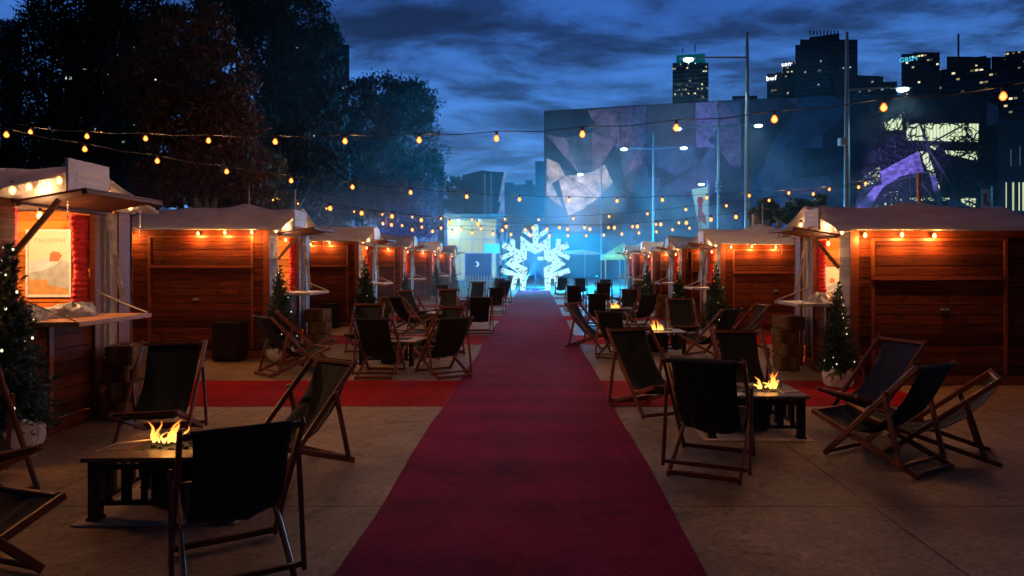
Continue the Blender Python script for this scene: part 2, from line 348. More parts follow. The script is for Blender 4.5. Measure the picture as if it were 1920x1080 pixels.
def planks(mb, axis, a0, a1, c, z0, z1, t=.032, ph=.135, sgn=1):
    z = z0; i = 0; q0, q1 = c + sgn * (t - .001), c + sgn * (t + .008)
    if t > .02:
        if axis == 'x': mb.box(a0, a1, q0, q1, z0, z1)
        else: mb.box(q0, q1, a0, a1, z0, z1)
    while z < z1 - .01:
        h = min(ph, z1 - z); off = rnd.uniform(-.0025, .0025)
        lo, hi = c + off, c + sgn * t + off
        if axis == 'x': mb.box(a0, a1, lo, hi, z + .003, z + h - .008)
        else: mb.box(lo, hi, a0, a1, z + .002, z + h - .005)
        z += h; i += 1
    return mb
def bulb_at(parent, p, power=1.0, name='bulb', r=.030, m=None):
    o = MB().lathe([(.001, -r * 1.5), (r * .6, -r * 1.25), (r, -r * .4), (r * .9, .3 * r), (r * .45, r * 1.2)], (0, 0, 0), 8).build(name, m or mt['hutbulb'], parent, True)
    o.location = p
    s = MB().lathe([(r * .5, 0), (r * .5, r * 1.3), (.004, r * 1.5)], (0, 0, r * 1.15), 6).build('socket', mt['socket'], o)
    return o
def hut(s, xf, y0, L, ze, zr, label, op=(.32, 1.42), zc=1.09, near=True, fp=1.0, eave=None, seed=0, sign=True, sy=None, strut=True, pale=True):
    rr = random.Random(seed); D = 2.6; T = .035
    t = thing('market_hut', label, 'market hut', (xf, y0, 0), 0, 'wooden market huts along both sides of the red carpet')
    u = lambda a: s * a
    # side wall facing the camera, with its closed hatch and battens
    w = MB(); planks(w, 'x', u(.0), u(D), .0, .12, ze); w.build('side_wall', mt['hutwood'], t)
    b = MB()
    b.box(u(-.012), u(.10), -.022, -.001, .0, ze - .01); b.box(u(D - .1), u(D), -.022, -.001, 0, ze - .01)
    b.box(u(.102), u(D - .102), -.026, -.001, 0, .13)
    b.build('corner_board', mt['trim'], t)
    z1 = 1.62 if s < 0 else 1.47
    h = MB(); a0, a1 = .32, 2.08
    planks(h, 'x', u(a0), u(a1), -.014, z1 + .03, ze - .16, t=.012)
    planks(h, 'x', u(a0), u(a1), -.014, .16, z1 - .035, t=.012); h.build('door_panel', mt['hutwood'], t)
    f = MB(); f.box(u(a0 - .06), u(a1 + .04), -.055, -.015, z1 - .03, z1 + .025)
    f.box(u(a0 - .05), u(a0 - .003), -.032, -.001, .15, z1 - .033); f.box(u(a1 + .003), u(a1 + .05), -.032, -.001, .15, z1 - .033)
    f.box(u(a0 - .05), u(a0 - .003), -.032, -.001, z1 + .028, ze - .15); f.box(u(a1 + .003), u(a1 + .05), -.032, -.001, z1 + .028, ze - .15)
    f.box(u(a0 - .05), u(a1 + .05), -.034, -.001, ze - .149, ze - .11)
    f.build('door_frame', mt['trim'], t)
    hd = MB(); hd.box(u(a0 + .9), u(a0 + 1.0), -.05, -.015, 1.02, 1.06); hd.build('handle', mt['steel'], t)
    # other walls
    w = MB(); planks(w, 'x', u(.0), u(D), L - T, .0, ze, t=T); w.build('side_wall', mt['pine'], t)
    w = MB(); planks(w, 'y', .036, L - T - .002, u(D - T), .0, ze, t=T, sgn=s); w.build('back_wall', mt['pine'], t)
    w = MB(); planks(w, 'y', op[0], op[1], u(.02), .14, zc - .03, t=T, sgn=s)
    w.box(u(.0), u(.03), op[0], op[1], 0, .135); w.build('front_wall', mt['hutwood'], t)
    pb = MB(); pb.box(u(-.004), u(.018), op[0] + .42, op[0] + .48, .14, zc - .035); pb.build('batten', mt['trim'], t)
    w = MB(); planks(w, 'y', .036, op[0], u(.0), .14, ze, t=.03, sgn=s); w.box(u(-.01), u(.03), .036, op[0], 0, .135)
    w.build('corner_panel', mt['palewood'] if pale else mt['hutwood'], t)  # pale boards hold the whitish lamp light on the corner in their colour
    w = MB(); w.box(u(-.01), u(.05), op[1], op[1] + .07, 0, ze); w.box(u(.0), u(.05), op[0] + .002, op[1], ze - .09, ze - .002)
    w.box(u(.0), u(.05), L - .24, L, 0, ze); w.build('door_post', mt['trim'], t)
    fl = MB(); fl.box(u(.04), u(D - .04), .04, L - .04, .02, .06); fl.build('floor', mt['trim'], t)
    # pale hanging cloth and prop in the bay past the opening
    ca = op[1] + .10; cb = L - .26
    g = MB(); g.grid(lambda a, c: (u(.03 + .022 * math.sin(a * 17 + seed) + .01 * math.sin(a * 41)), ca + (cb - ca) * a, .35 + (ze - .4) * c), 40, 6)
    thick(g.build('side_cloth', mt['cloth'], t, True), .004)
    if strut:
        g = MB(); g.bar((u(-.05), ca + .06, ze - .1), (u(-.12), ca + (cb - ca) * .75, 1.2), .045, .03); g.build('prop', mt['palewood'], t)
    bw = MB(); planks(bw, 'y', op[1] + .075, L - .245, u(.075), 0, ze - .01, t=.012, sgn=s); bw.build('bay_panel', mt['hutwood'], t)
    # red curtains
    ruched((u(.10), op[1] - .05, 0), .26, .05, zc + .01, ze - .10, s, .5).build('curtain', mt['redcloth'], t, True)
    ruched((u(.08), op[0] + .06, 0), .11, .04, zc + .01, ze - .10, s, .2).build('curtain', mt['redcloth'], t, True)
    # counter, its chain, flap awning
    cx = .60
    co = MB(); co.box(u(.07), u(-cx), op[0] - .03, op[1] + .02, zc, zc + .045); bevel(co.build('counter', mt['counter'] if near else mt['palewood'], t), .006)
    ch = MB(); c2 = MB()
    ch.tube([(u(-.01), op[1] + .02, zc + .28), (u(-cx * .5), op[1] + .015, zc + .15), (u(-cx + .04), op[1] + .01, zc + .05)], .009 if near else .012, 5)
    c2.tube([(u(-.01), op[0] - .02, zc + .28), (u(-cx * .5), op[0] - .015, zc + .15), (u(-cx + .04), op[0] - .01, zc + .05)], .007, 5)
    ch.build('counter_chain', mt['chain'], t); c2.build('counter_chain', mt['chain'], t)
    za, zb = ze - .07, ze + .05; ax = .68
    m_ = Matrix.Translation((u(-.01), 0, za)) @ Matrix.Rotation(s * math.atan2(zb - za, ax), 4, 'Y')
    aw = MB()
    for i in range(5):
        a_ = op[0] - .06 + (op[1] - op[0] + .14) * i / 5; b_ = op[0] - .06 + (op[1] - op[0] + .14) * (i + 1) / 5
        aw.box(u(0), u(-ax), a_ + .002, b_ - .002, 0, .02, m_)
    aw.box(u(-.03), u(-.08), op[0] - .05, op[1] + .07, -.032, -.001, m_); aw.box(u(-ax + .05), u(-ax), op[0] - .05, op[1] + .07, -.032, -.001, m_)
    bevel(aw.build('awning_flap', mt['flap'], t), .003, 1)
    br = MB()
    for yy in (op[0] - .03,): br.bar((u(-.02), yy, ze - .52), (u(-.42), yy, za + .03), .03, .045)
    br.build('awning_brace', mt['brace'], t)
    cn = MB()
    for j, yy in enumerate((op[0] + .25, op[1] - .02)):
        zt = ze + (.03 if j else .0); uu = -.5 if j else -.3
        for k in range(12 if j else 7):
            cn.ball((u(uu), yy, zt - .028 * k - .03), .010, 5, 3)
    cn.build('hanging_chain', mt['chain'], t)
    # roof canvas with sag, wrinkles and valance
    o1, o2, of = -.13, L + .13, -.24
    bx = rr.uniform(.7, 1.8)
    def rf(a, c):
        uu = of + (D + .18 - of) * a; v = o1 + (o2 - o1) * c; g_ = 1 - abs(v - L / 2) / (L / 2 + .13)
        z = ze + .03 + (zr - ze) * g_ ** 1.12 + (.009 * math.sin(uu * 5 + v * 3 + seed) + .005 * math.sin(uu * 17 - v * 7)) * min(1, g_ * 3)
        z += .09 * math.exp(-((uu - bx) / .28) ** 2) * g_ ** .6 * (1 if seed % 2 else .35) - .02 * math.sin(uu * 3.1) * g_
        if a < .06: z -= .015
        if c == 0 or c == 1: z -= .035 + .005 * math.sin(uu * 2.3 + seed)
        return (u(uu), v, z)
    thick(MB().grid(rf, 44, 22).build('roof', mt['roof'], t, True), .008)
    gb = MB()
    def gf(a, c):
        v = -.02 + (L + .04) * a; g_ = 1 - abs(v - L / 2) / (L / 2 + .06)
        top = ze + .0 + (zr - ze - .03) * max(g_, 0) ** 1.1
        return (u(-.03 - .03 * math.sin(a * 19) * (1 - c) - .035 * math.sin(a * math.pi)), v, ze - .035 + (top - ze + .035) * c)
    gb.grid(gf, 40, 6); thick(gb.build('gable_cloth', mt['cloth'], t, True), .005)
    # sign board standing on the gable
    if sign:
        sg = MB(); sc_ = sy if sy is not None else .62; sw, sh = (.60, .30) if s < 0 else (.48, .25); zb_ = ze + .07
        sb = bevel(sg.box(u(-.33), u(-.36), sc_, sc_ + sw, zb_, zb_ + sh).build('sign_board', mt['board'], t), .003, 1)
        tm = MB()
        for q in range(2): tm.box(u(-.3605), u(-.363), sc_ + .12, sc_ + sw - .12, zb_ + .085 + q * .07, zb_ + .115 + q * .07)
        tm.build('sign_lettering', mt['boardtext'], sb)
        for q0 in (.05, sw - .08): MB().box(u(-.305), u(-.328), sc_ + q0, sc_ + q0 + .03, ze + .02, zb_ + sh * .8).build('sign_post', mt['trim'], t)
    # bulbs: eave of the near side, and along the gable
    ev = eave or [.12, .75, 1.2, 2.3]
    for q in ev: bulb_at(t, (u(q), -.075, ze - .055 + rr.uniform(-.03, .01)))
    for q in ev: lamp('eave_light', 'POINT', (u(q), -.15, ze - .13), 14 * fp, WARM, .03, t)
    lamp('roof_light', 'POINT', (u(.9), -.5, zr + .5), 2.5 * fp, (1, .45, .3), .1, t) if False else None
    for q in range(6):
        v = .02 + (L * .5) * q / 5 * .9; z = ze + (zr - ze) * (q / 5) * .8 - .02
        bulb_at(t, (u(-.11), v, z))
        if q % 2: bulb_at(t, (u(-.11), L - v, z))
    lamp('gable_light', 'POINT', (u(-.16), L * .3, ze + .12), 6.5 * fp, (1, .52, .22), .04, t)
    lamp('inner_light', 'POINT', (u(.9), L * .45, ze - .2), 105 * fp, (1, .54, .23), .06, t)
    bulb_at(t, (u(.9), L * .45, ze - .12), r=.035); bulb_at(t, (u(-.06), op[0] + .22, ze - .16)); lamp('counter_light', 'POINT', (u(-.10), op[0] + .30, ze - .30), 7 * fp, (1, .55, .24), .04, t)
    # cable along the eave
    cb_ = MB(); cb_.tube([(u(x_), -.07, ze + .0 - .03 * abs(math.sin(x_ * 3.4))) for x_ in [i * .1 for i in range(26)]], .005, 4); cb_.build('cable', mt['cable'], t)
    return t
HL = [(-4.68, 5.62, 2.12, 'leftmost brown timber hut with open counter, framed poster inside and red curtains'),
      (-4.68, 11.75, 2.1, 'left row hut with bumpy pinkish canvas roof behind the two crossed deck chairs'),
      (-4.68, 17.7, 2.1, 'left row hut with smooth pale roof, third from the left picture edge'),
      (-4.68, 23.6, 2.1, 'left row hut, fourth counting from the left picture edge'),
      (-4.68, 30.3, 2.1, 'small left row hut, last but one before the blue dark screen'),
      (-4.68, 36.6, 2.1, 'smallest left row hut beside the white picket fence and dark screen')]
HR = [(4.32, 9.12, 1.98, 'rightmost long brown timber hut with drooping grey canvas and fir tree at its corner'),
      (4.32, 15.5, 1.98, 'right row hut with flat cream canvas roof behind the side-on deck chair'),
      (4.32, 19.6, 1.98, 'right row hut with white peaked roof just past the cream roofed one'),
      (4.32, 24.4, 1.98, 'small right row hut with orange wall beside the lit fir tree'),
      (4.32, 29.2, 1.98, 'smallest right row hut next to the turquoise gazebo')]
hL = []; hR = []
for i, (x, y, L_, lab) in enumerate(HL):
    hL.append(hut(-1, x, y, L_, 2.27, 2.69 if i else 2.60, lab, op=(.38, 1.46), seed=i, near=i < 1, fp=1.0 if i else 1.15,
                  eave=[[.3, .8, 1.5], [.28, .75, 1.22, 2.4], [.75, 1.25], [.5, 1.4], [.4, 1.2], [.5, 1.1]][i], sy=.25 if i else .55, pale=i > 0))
for i, (x, y, L_, lab) in enumerate(HR):
    hR.append(hut(1, x, y, L_, 2.12, 2.50, lab, op=(.34, 1.22), zc=1.05, seed=i + 10, near=False,
                  eave=[[.16, .66, 1.10], [.22, .70, 1.25], [.6, 1.3], [.5, 1.2], [.5, 1.2]][i], sy=.20))
# framed posters inside the first huts
def poster(loc, w, h, label, txt):
    t = thing('framed_poster', label, 'poster', loc)
    fr = MB(); b = .022
    fr.box(-w / 2, w / 2, -.03, -.004, -h / 2, -h / 2 + b); fr.box(-w / 2, w / 2, -.03, -.004, h / 2 - b, h / 2)
    fr.box(-w / 2, -w / 2 + b, -.03, -.004, -h / 2 + b, h / 2 - b); fr.box(w / 2 - b, w / 2, -.03, -.004, -h / 2 + b, h / 2 - b)
    fr.build('frame', mt['whitepaint'], t)
    MB().box(-w / 2 + b, w / 2 - b, -.012, -.003, -h / 2 + b, h / 2 - b).build('sheet', mat('poster_cream', (.74, .62, .48), .6, noise=((3, 3, 3), .9, 1.05)), t)
    W = w / 2 - b - .004; H = h / 2 - b
    def pl(n, pts, col, k): MB().prism([(x * W, z * H) for x, z in pts], -.012 - .0012 * k, -.0125 - .0012 * (k - 1)).build(n, mat(n, col, .6, noise=((9, 9, 9), .7, 1.2)), t)
    pl('painted_hills', [(-1, -.05), (-.5, .12), (0, .06), (.5, .14), (1, .02), (1, -.9), (-1, -.9)], (.36, .40, .42), 1)
    pl('painted_snow', [(-1, -.0), (-.6, .1), (-.2, .18), (.3, .2), (.7, .16), (.3, -.05), (-.3, -.22), (-1, -.3)], (.62, .62, .68), 2)
    pl('painted_field', [(-1, -.9), (-1, -.5), (-.1, -.52), (-.05, -.68), (.9, -.8), (1, -.97), (-1, -.97)], (.55, .30, .10), 3)
    pl('painted_house', [(.02, .06), (.05, .30), (.2, .38), (.5, .34), (.62, .24), (.45, .05)], (.52, .16, .06), 4)
    if txt: text_mesh('lettering', txt, h * .10, mat('poster_ink', (.42, .33, .22), .6), t, (-.0, -.0135, h * .33), (R(90), 0, 0), .0008, spacing=1.15)
    return t
poster((-5.60, 5.62 + 2.12 - .04, 1.665), .52, .78, 'cream framed poster of snowy hills and a red house inside the leftmost hut', 'TRIUMPH')
poster((4.88, 9.12 + 1.98 - .04, 1.33), .36, .56, 'cream framed poster standing inside the rightmost hut', '')
# ------------------------------------------------------------------ deck chairs
def make_chair(name, label, m, sd=0):
    rc = random.Random(sd); ph1, ph2, ph3 = (rc.uniform(0, 6.28) for _ in range(3)); sg_ = rc.uniform(-.015, .03)
    t = thing(name, label, 'deck chair')
    tw, bw, pw = .285, .255, .315
    a0, a1 = Vector((-.42, 0, .86)), Vector((.37, 0, .02)); b0, b1 = Vector((.50, 0, .36)), Vector((-.44, 0, .02))
    S = lambda v, y: (v.x, y, v.z)
    A = MB()
    for sg in (-1, 1): A.bar(S(a0 + (a0 - a1) * .03, sg * tw), S(a1, sg * tw), .026, .046, up=(1, 0, .9))
    A.bar((a0.x, -tw + .013, a0.z), (a0.x, tw - .013, a0.z), .034, .034); A.bar((a1.x - .015, -tw + .013, .04), (a1.x - .015, tw - .013, .04), .03, .036)
    bevel(A.build('back_frame', mt['deckwood'], t), .005, 1)
    B = MB()
    for sg in (-1, 1): B.bar(S(b0 + (b0 - b1) * .02, sg * bw), S(b1, sg * bw), .026, .046, up=(-.4, 0, 1))
    B.bar((b0.x, -bw + .013, b0.z), (b0.x, bw - .013, b0.z), .034, .034); B.bar((b1.x + .015, -bw + .013, .035), (b1.x + .015, bw - .013, .035), .03, .036)
    bevel(B.build('seat_frame', mt['deckwood'], t), .005, 1)
    Q = MB()
    for sg in (-1, 1): Q.bar((-.19, sg * pw, .655), (-.335, sg * pw, .05), .024, .04, up=(1, 0, .2))
    Q.bar((-.33, -pw, .085), (-.33, pw, .085), .028, .028)
    bevel(Q.build('prop_frame', mt['deckwood'], t), .004, 1)
    prof = [(-.42, .885), (-.455, .865), (-.44, .84), (-.385, .74), (-.31, .60), (-.21, .46), (-.08, .345), (.07, .275), (.20, .262), (.33, .29), (.44, .335), (.50, .382), (.522, .365), (.51, .345)]
    g = MB(); k = len(prof) - 1
    def sl(a, c):
        i = min(int(a * k), k - 1); q = a * k - i; x = prof[i][0] + (prof[i + 1][0] - prof[i][0]) * q; z = prof[i][1] + (prof[i + 1][1] - prof[i][1]) * q
        w = .238 - .012 * math.sin(a * math.pi)
        wr = .006 * math.sin(c * 17 + a * 9 + ph1) + .004 * math.sin(c * 31 - a * 21 + ph2) + .007 * math.sin(a * 24 + c * 5 + ph3) * (1 - c)
        return (x, (c * 2 - 1) * (w + .004 * math.sin(a * 15 + ph1)), z - (.024 + sg_) * math.cos((c - .5) * math.pi) * math.sin(a * math.pi) + wr * math.sin(a * math.pi))
    g.grid(sl, k * 3, 16); thick(g.build('sling', m, t, True), .004)
    freeze(t); return t
ch0 = make_chair('deck_chair', 'x', mt['canvas']); ch1 = make_chair('deck_chair', 'x', mt['bluelit'], 5); ch2 = make_chair('deck_chair', 'x', mt['canvas'], 8); ch3 = make_chair('deck_chair', 'x', mt['canvas'], 13)
GRP = 'deck chairs set around the fire tables'
CH = [  # x, y, heading, scale (z scale), label, navy
 (-3.50, 6.25, 284, 1.0, 'upright black deck chair behind the nearest left fire table, facing the camera', 0),
 (-1.64, 3.62, 121, .97, 'big black deck chair in front of the nearest left fire table, seen from behind', 0),
 (-1.95, 5.36, 236, .96, 'black deck chair right of the nearest left fire table, next to the carpet', 0),
 (-4.05, 4.78, 326, 1.0, 'deck chair cut by the left picture edge beside the tall fir tree', 0),
 (-3.02, 3.30, 72, 1.0, 'deck chair in the bottom left picture corner, only its frame in view', 0),
 (-2.30, 9.95, 88, 1.0, 'black deck chair seen from behind, covering the left half of the second left fire table', 0),
 (-1.38, 9.98, 122, 1.0, 'deck chair beside the carpet turned left towards the second left fire table', 0),
 (-1.72, 11.95, 240, 1.0, 'brownish lit deck chair behind the chair right of the second left fire table', 0),
 (-3.25, 12.75, 272, 1.0, 'deck chair facing the camera behind the second left fire table', 0),
 (-3.72, 10.15, 46, 1.0, 'front one of the two crossed deck chairs left of the second fire table', 0),
 (-3.85, 11.15, 22, 1.0, 'rear one of the two crossed deck chairs left of the second fire table', 0),
 (-3.05, 16.2, 50, 1.0, 'black deck chair left of the third left fire table with its back to the huts', 0),
 (-1.35, 16.1, 98, 1.0, 'tall looking black deck chair beside the carpet at the third left fire table', 0),
 (-3.35, 18.6, 318, 1.05, 'deck chair on the left side behind the third fire table, rails shining', 0),
 (-2.55, 19.2, 268, 1.05, 'deck chair facing the camera behind the third left fire table', 0),
 (-1.35, 22.6, 100, 1.0, 'deck chair beside the carpet at the fourth left fire table', 0),
 (-2.9, 23.0, 60, 1.1, 'deck chair left of the fourth left fire table', 0),
 (-2.3, 26.0, 265, 1.1, 'far left side deck chair below the white picket fence', 0),
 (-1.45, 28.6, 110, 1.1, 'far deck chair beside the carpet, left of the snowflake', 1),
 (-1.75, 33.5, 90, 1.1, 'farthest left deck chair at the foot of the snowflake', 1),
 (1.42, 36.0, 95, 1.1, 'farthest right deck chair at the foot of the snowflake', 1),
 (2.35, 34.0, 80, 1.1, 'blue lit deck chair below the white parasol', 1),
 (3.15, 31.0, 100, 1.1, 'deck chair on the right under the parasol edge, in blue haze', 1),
 (1.40, 23.4, 82, 1.05, 'deck chair beside the carpet on the right, right of the snowflake foot', 0),
 (2.6, 25.3, 85, 1.1, 'deck chair seen from behind, left of the far right fire table', 0),
 (3.5, 25.2, 195, 1.1, 'side-on far deck chair with light catching its rails', 0),
 (1.68, 18.0, 84, 1.0, 'deck chair left of the small far right fire', 0),
 (2.92, 20.6, 262, 1.0, 'deck chair right behind the small far right fire', 0),
 (2.82, 17.6, 108, 1.0, 'deck chair right of the small far right fire, seen from behind', 0),
 (1.12, 13.3, 328, 1.0, 'navy deck chair leaning over the carpet edge with a wooden rail', 1),
 (1.48, 11.9, 62, .95, 'low black deck chair left of the middle right fire table', 0),
 (3.15, 14.2, 266, 1.03, 'deck chair facing the camera behind the middle right fire table', 0),
 (3.15, 11.9, 128, 1.0, 'deck chair right of the middle right fire table, seen from behind', 0),
 (4.02, 12.95, 186, 1.0, 'side-on brown railed deck chair in front of the cream roofed hut', 0),
 (1.28, 7.52, 292, 1.02, 'black deck chair beside the carpet left of the nearest right fire table', 0),
 (1.46, 5.50, 67, 1.05, 'black deck chair in front of the nearest right fire table, seen from behind', 0),
 (2.42, 7.62, 268, .98, 'black deck chair directly behind the nearest right fire table', 0),
 (2.93, 5.60, 121, .98, 'dark deck chair with crossed legs, second from the right picture edge', 0),
 (3.52, 6.95, 202, .98, 'navy deck chair in front of the rightmost fir tree', 1),
 (3.50, 5.84, 152, (1.04, .95, .82), 'rightmost deck chair, low and side-on with rails shining', 0)]
used = [False] * 4
for ci, (x, y, hd, sc, lab, nv) in enumerate(CH):
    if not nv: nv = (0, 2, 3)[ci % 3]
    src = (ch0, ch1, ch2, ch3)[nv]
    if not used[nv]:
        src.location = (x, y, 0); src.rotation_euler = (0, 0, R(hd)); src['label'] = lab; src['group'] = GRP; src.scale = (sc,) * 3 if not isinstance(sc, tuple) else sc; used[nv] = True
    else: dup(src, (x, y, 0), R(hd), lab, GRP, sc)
# ------------------------------------------------------------------ fire tables
def flame_mat():
    m = bpy.data.materials.new('flame'); m.use_nodes = True; t = m.node_tree; t.nodes.clear(); L = t.links.new
    o = N(t, 'ShaderNodeOutputMaterial'); e = N(t, 'ShaderNodeEmission'); tr = N(t, 'ShaderNodeBsdfTransparent'); mx = N(t, 'ShaderNodeMixShader')
    g = N(t, 'ShaderNodeTexCoord'); sp = N(t, 'ShaderNodeSeparateXYZ'); L(g.outputs['Object'], sp.inputs[0])
    n = N(t, 'ShaderNodeTexNoise'); n.inputs['Scale'].default_value = 26; L(g.outputs['Object'], n.inputs[0])
    h = M(t, 'ADD', M(t, 'MULTIPLY', sp.outputs[2], 3.6), M(t, 'MULTIPLY', n.outputs[0], .5))
    r = ramp(t, [(.15, (1, .62, .16)), (.42, (1, .40, .06)), (.75, (1, .18, .015)), (1, (.8, .08, .005))]); L(h, r.inputs[0])
    lw = N(t, 'ShaderNodeLayerWeight'); lw.inputs[0].default_value = .35
    L(r.outputs[0], e.inputs[0]); e.inputs[1].default_value = 2.6; L(M(t, 'ADD', M(t, 'MULTIPLY', lw.outputs['Facing'], .75), M(t, 'MULTIPLY', sp.outputs[2], 2.2), True), mx.inputs[0])
    L(e.outputs[0], mx.inputs[1]); L(tr.outputs[0], mx.inputs[2]); L(mx.outputs[0], o.inputs[0]); return m
mt['flame'] = flame_mat()
def flame(parent, seed, x=0, big=1.0):
    rr = random.Random(seed); f = MB()
    for i in range(14):
        h = rr.uniform(.04, .17) * big * (1 if i else 1.15); bx = rr.uniform(-.09, .09) * big; by = rr.uniform(-.03, .03); ph = rr.uniform(0, 6); lean = rr.uniform(-.06, .06); w = rr.uniform(.007, .018) * big
        pts = []; rs = []
        for k in range(11):
            q = k / 10; pts.append((bx + lean * q + .018 * math.sin(ph + q * 6) * q * 1.3, by + .01 * math.sin(ph * 2 + q * 5), .0 + h * q)); rs.append(w * (math.sin(math.pi * min(1, (q * .8 + .22))) ** .8) * (1 - q * .55) + .0008)
        f.tube(pts, rs, 7)
    o = f.build('flame', mt['flame'], parent, True); o.location = (x, 0, .425); return o
def fire_table(loc, rz, label, top, seed, fx=0, big=1.0, flm=True, lid=False):
    t = thing('fire_table', label, 'fire table', loc, rz, 'low fire tables between the deck chairs')
    W, Dp, H = .46, .34, .40
    pd = MB().box(-W - .05, W + .05, -Dp - .08, Dp + .08, .004, .012)
    pd.build('base_pad', mt['concrete_pad'], t)
    tp = MB(); tp.box(-W - .03, W + .03, -Dp - .02, -Dp + .16, H - .012, H + .015); tp.box(-W - .03, W + .03, Dp - .12, Dp + .02, H - .012, H + .015)
    tp.box(-W - .03, -W + .16, -Dp + .162, Dp - .122, H - .012, H + .015); tp.box(W - .16, W + .03, -Dp + .162, Dp - .122, H - .012, H + .015)
    bevel(tp.build('tabletop', top, t), .004, 1)
    tr = MB(); tr.box(-W + .165, W - .165, -Dp + .165, Dp - .125, H - .02, H - .004)
    rk = random.Random(seed)
    for i in range(46): tr.ball((rk.uniform(-W + .2, W - .2), rk.uniform(-Dp + .2, Dp - .16), H + .002), rk.uniform(.012, .026), 6, 4, .7)
    tr.build('burner_tray', mt['tray'], t)
    for sx in (-1, 1):
        for sy in (-1, 1):
            lg = MB(); cx, cy = sx * (W - .04), sy * (Dp - .03); lg.box(cx - .032, cx + .032, cy - .032, cy + .032, .02, H - .014); lg.box(cx - .04, cx + .04, cy - .04, cy + .04, .012, .03)
            lg.build('leg', mt['blackmetal'], t)
    for sy in (-1, 1):
        p = MB(); y = sy * (Dp - .03)
        p.box(-W + .075, W - .075, y - .012, y + .012, .10, .13); p.box(-W + .075, W - .075, y - .012, y + .012, .33, .36)
        n = 7
        for i in range(n):
            xx = -W + .12 + (2 * W - .24) * i / (n - 1); ww = .03 if i % 2 else .018; p.box(xx - ww, xx + ww, y - .008, y + .008, .131, .329)
        p.build('slat_panel', mt['blackmetal'], t)
    for sx in (-1, 1):
        p = MB(); x = sx * (W - .04)
        p.box(x - .012, x + .012, -Dp + .065, Dp - .065, .10, .13); p.box(x - .012, x + .012, -Dp + .065, Dp - .065, .33, .36)
        for i in range(5):
            yy = -Dp + .12 + (2 * Dp - .24) * i / 4; p.box(x - .008, x + .008, yy - .02, yy + .02, .131, .329)
        p.build('slat_panel', mt['blackmetal'], t)
    tank = MB(); tank.box(-.16, .16, -.14, .14, .03, H - .03); tank.build('gas_box', mt['blackmetal'], t)
    if flm:
        flame(t, seed, fx, big)
        lamp('flame_light', 'POINT', (fx, 0, .58), 1.6 * big, (1, .38, .08), .06, t)
    return t
fire_table((-2.42, 4.62, 0), R(2), 'nearest left fire table with brown top and a licking flame', mt['tabletop'], 1, -.12, 1.0)
fire_table((2.10, 6.62, 0), R(-1), 'nearest right fire table with grey top, flame and small cup', mt['steeltop'], 5, .20, 1.0)
fire_table((-2.36, 11.1, 0), R(-8), 'unlit second left fire table between the backs of deck chairs', mt['tabletop'], 3, 0, 1, False)
fire_table((2.30, 12.5, 0), R(1), 'middle right fire table with a bright tall flame', mt['steeltop'], 8, .0, 1.25)
fire_table((2.30, 19.0, 0), 0, 'small far right fire table with a yellow flame', mt['tabletop'], 12, -.02, 1.25)
fire_table((-2.3, 17.2, 0), 0, 'unlit third left fire table behind black deck chairs', mt['steeltop'], 13, 0, 1, False)
fire_table((-2.2, 23.8, 0), 0, 'unlit fourth left fire table hidden among far deck chairs', mt['steeltop'], 14, 0, 1, False)
# things on the tables
c = MB().lathe([(.03, 0), (.036, .02), (.038, .07), (.034, .07), (.03, .012), (.001, .012)], n=14).build('cup', mat('cup_clay', (.45, .16, .07), .5, noise=((30, 30, 30), .7, 1.2)), None, True)
tag(c, 'small brown cup on the left of the nearest right fire table', 'cup'); c.location = (1.86, 6.50, .416)
c = MB().lathe([(.028, 0), (.03, .06), (.022, .075), (.012, .08)], n=12).build('salt_jar', mat('jar_steel', (.5, .5, .5), .2, metal=.9), None, True)
tag(c, 'shiny little jar on the right of the nearest right fire table', 'jar'); c.location = (2.46, 6.72, .416)
c = MB(); c.tube([(0, 0, 0), (.14, .02, .004)], .004, 5); c.tube([(0, .016, 0), (.14, .03, .004)], .004, 5); c = c.build('tongs', mt['chain']); tag(c, 'thin metal tongs on the nearest right fire table beside the flame', 'tongs'); c.location = (2.42, 6.42, .421)
c = MB(); c.tube([(0, 0, 0), (.10, .10, .03), (.22, .26, .012)], .007, 6); c = c.build('poker', mt['chain']); tag(c, 'curved dark poker at the left edge of the nearest left fire table', 'poker'); c.location = (-2.87, 4.36, .425)
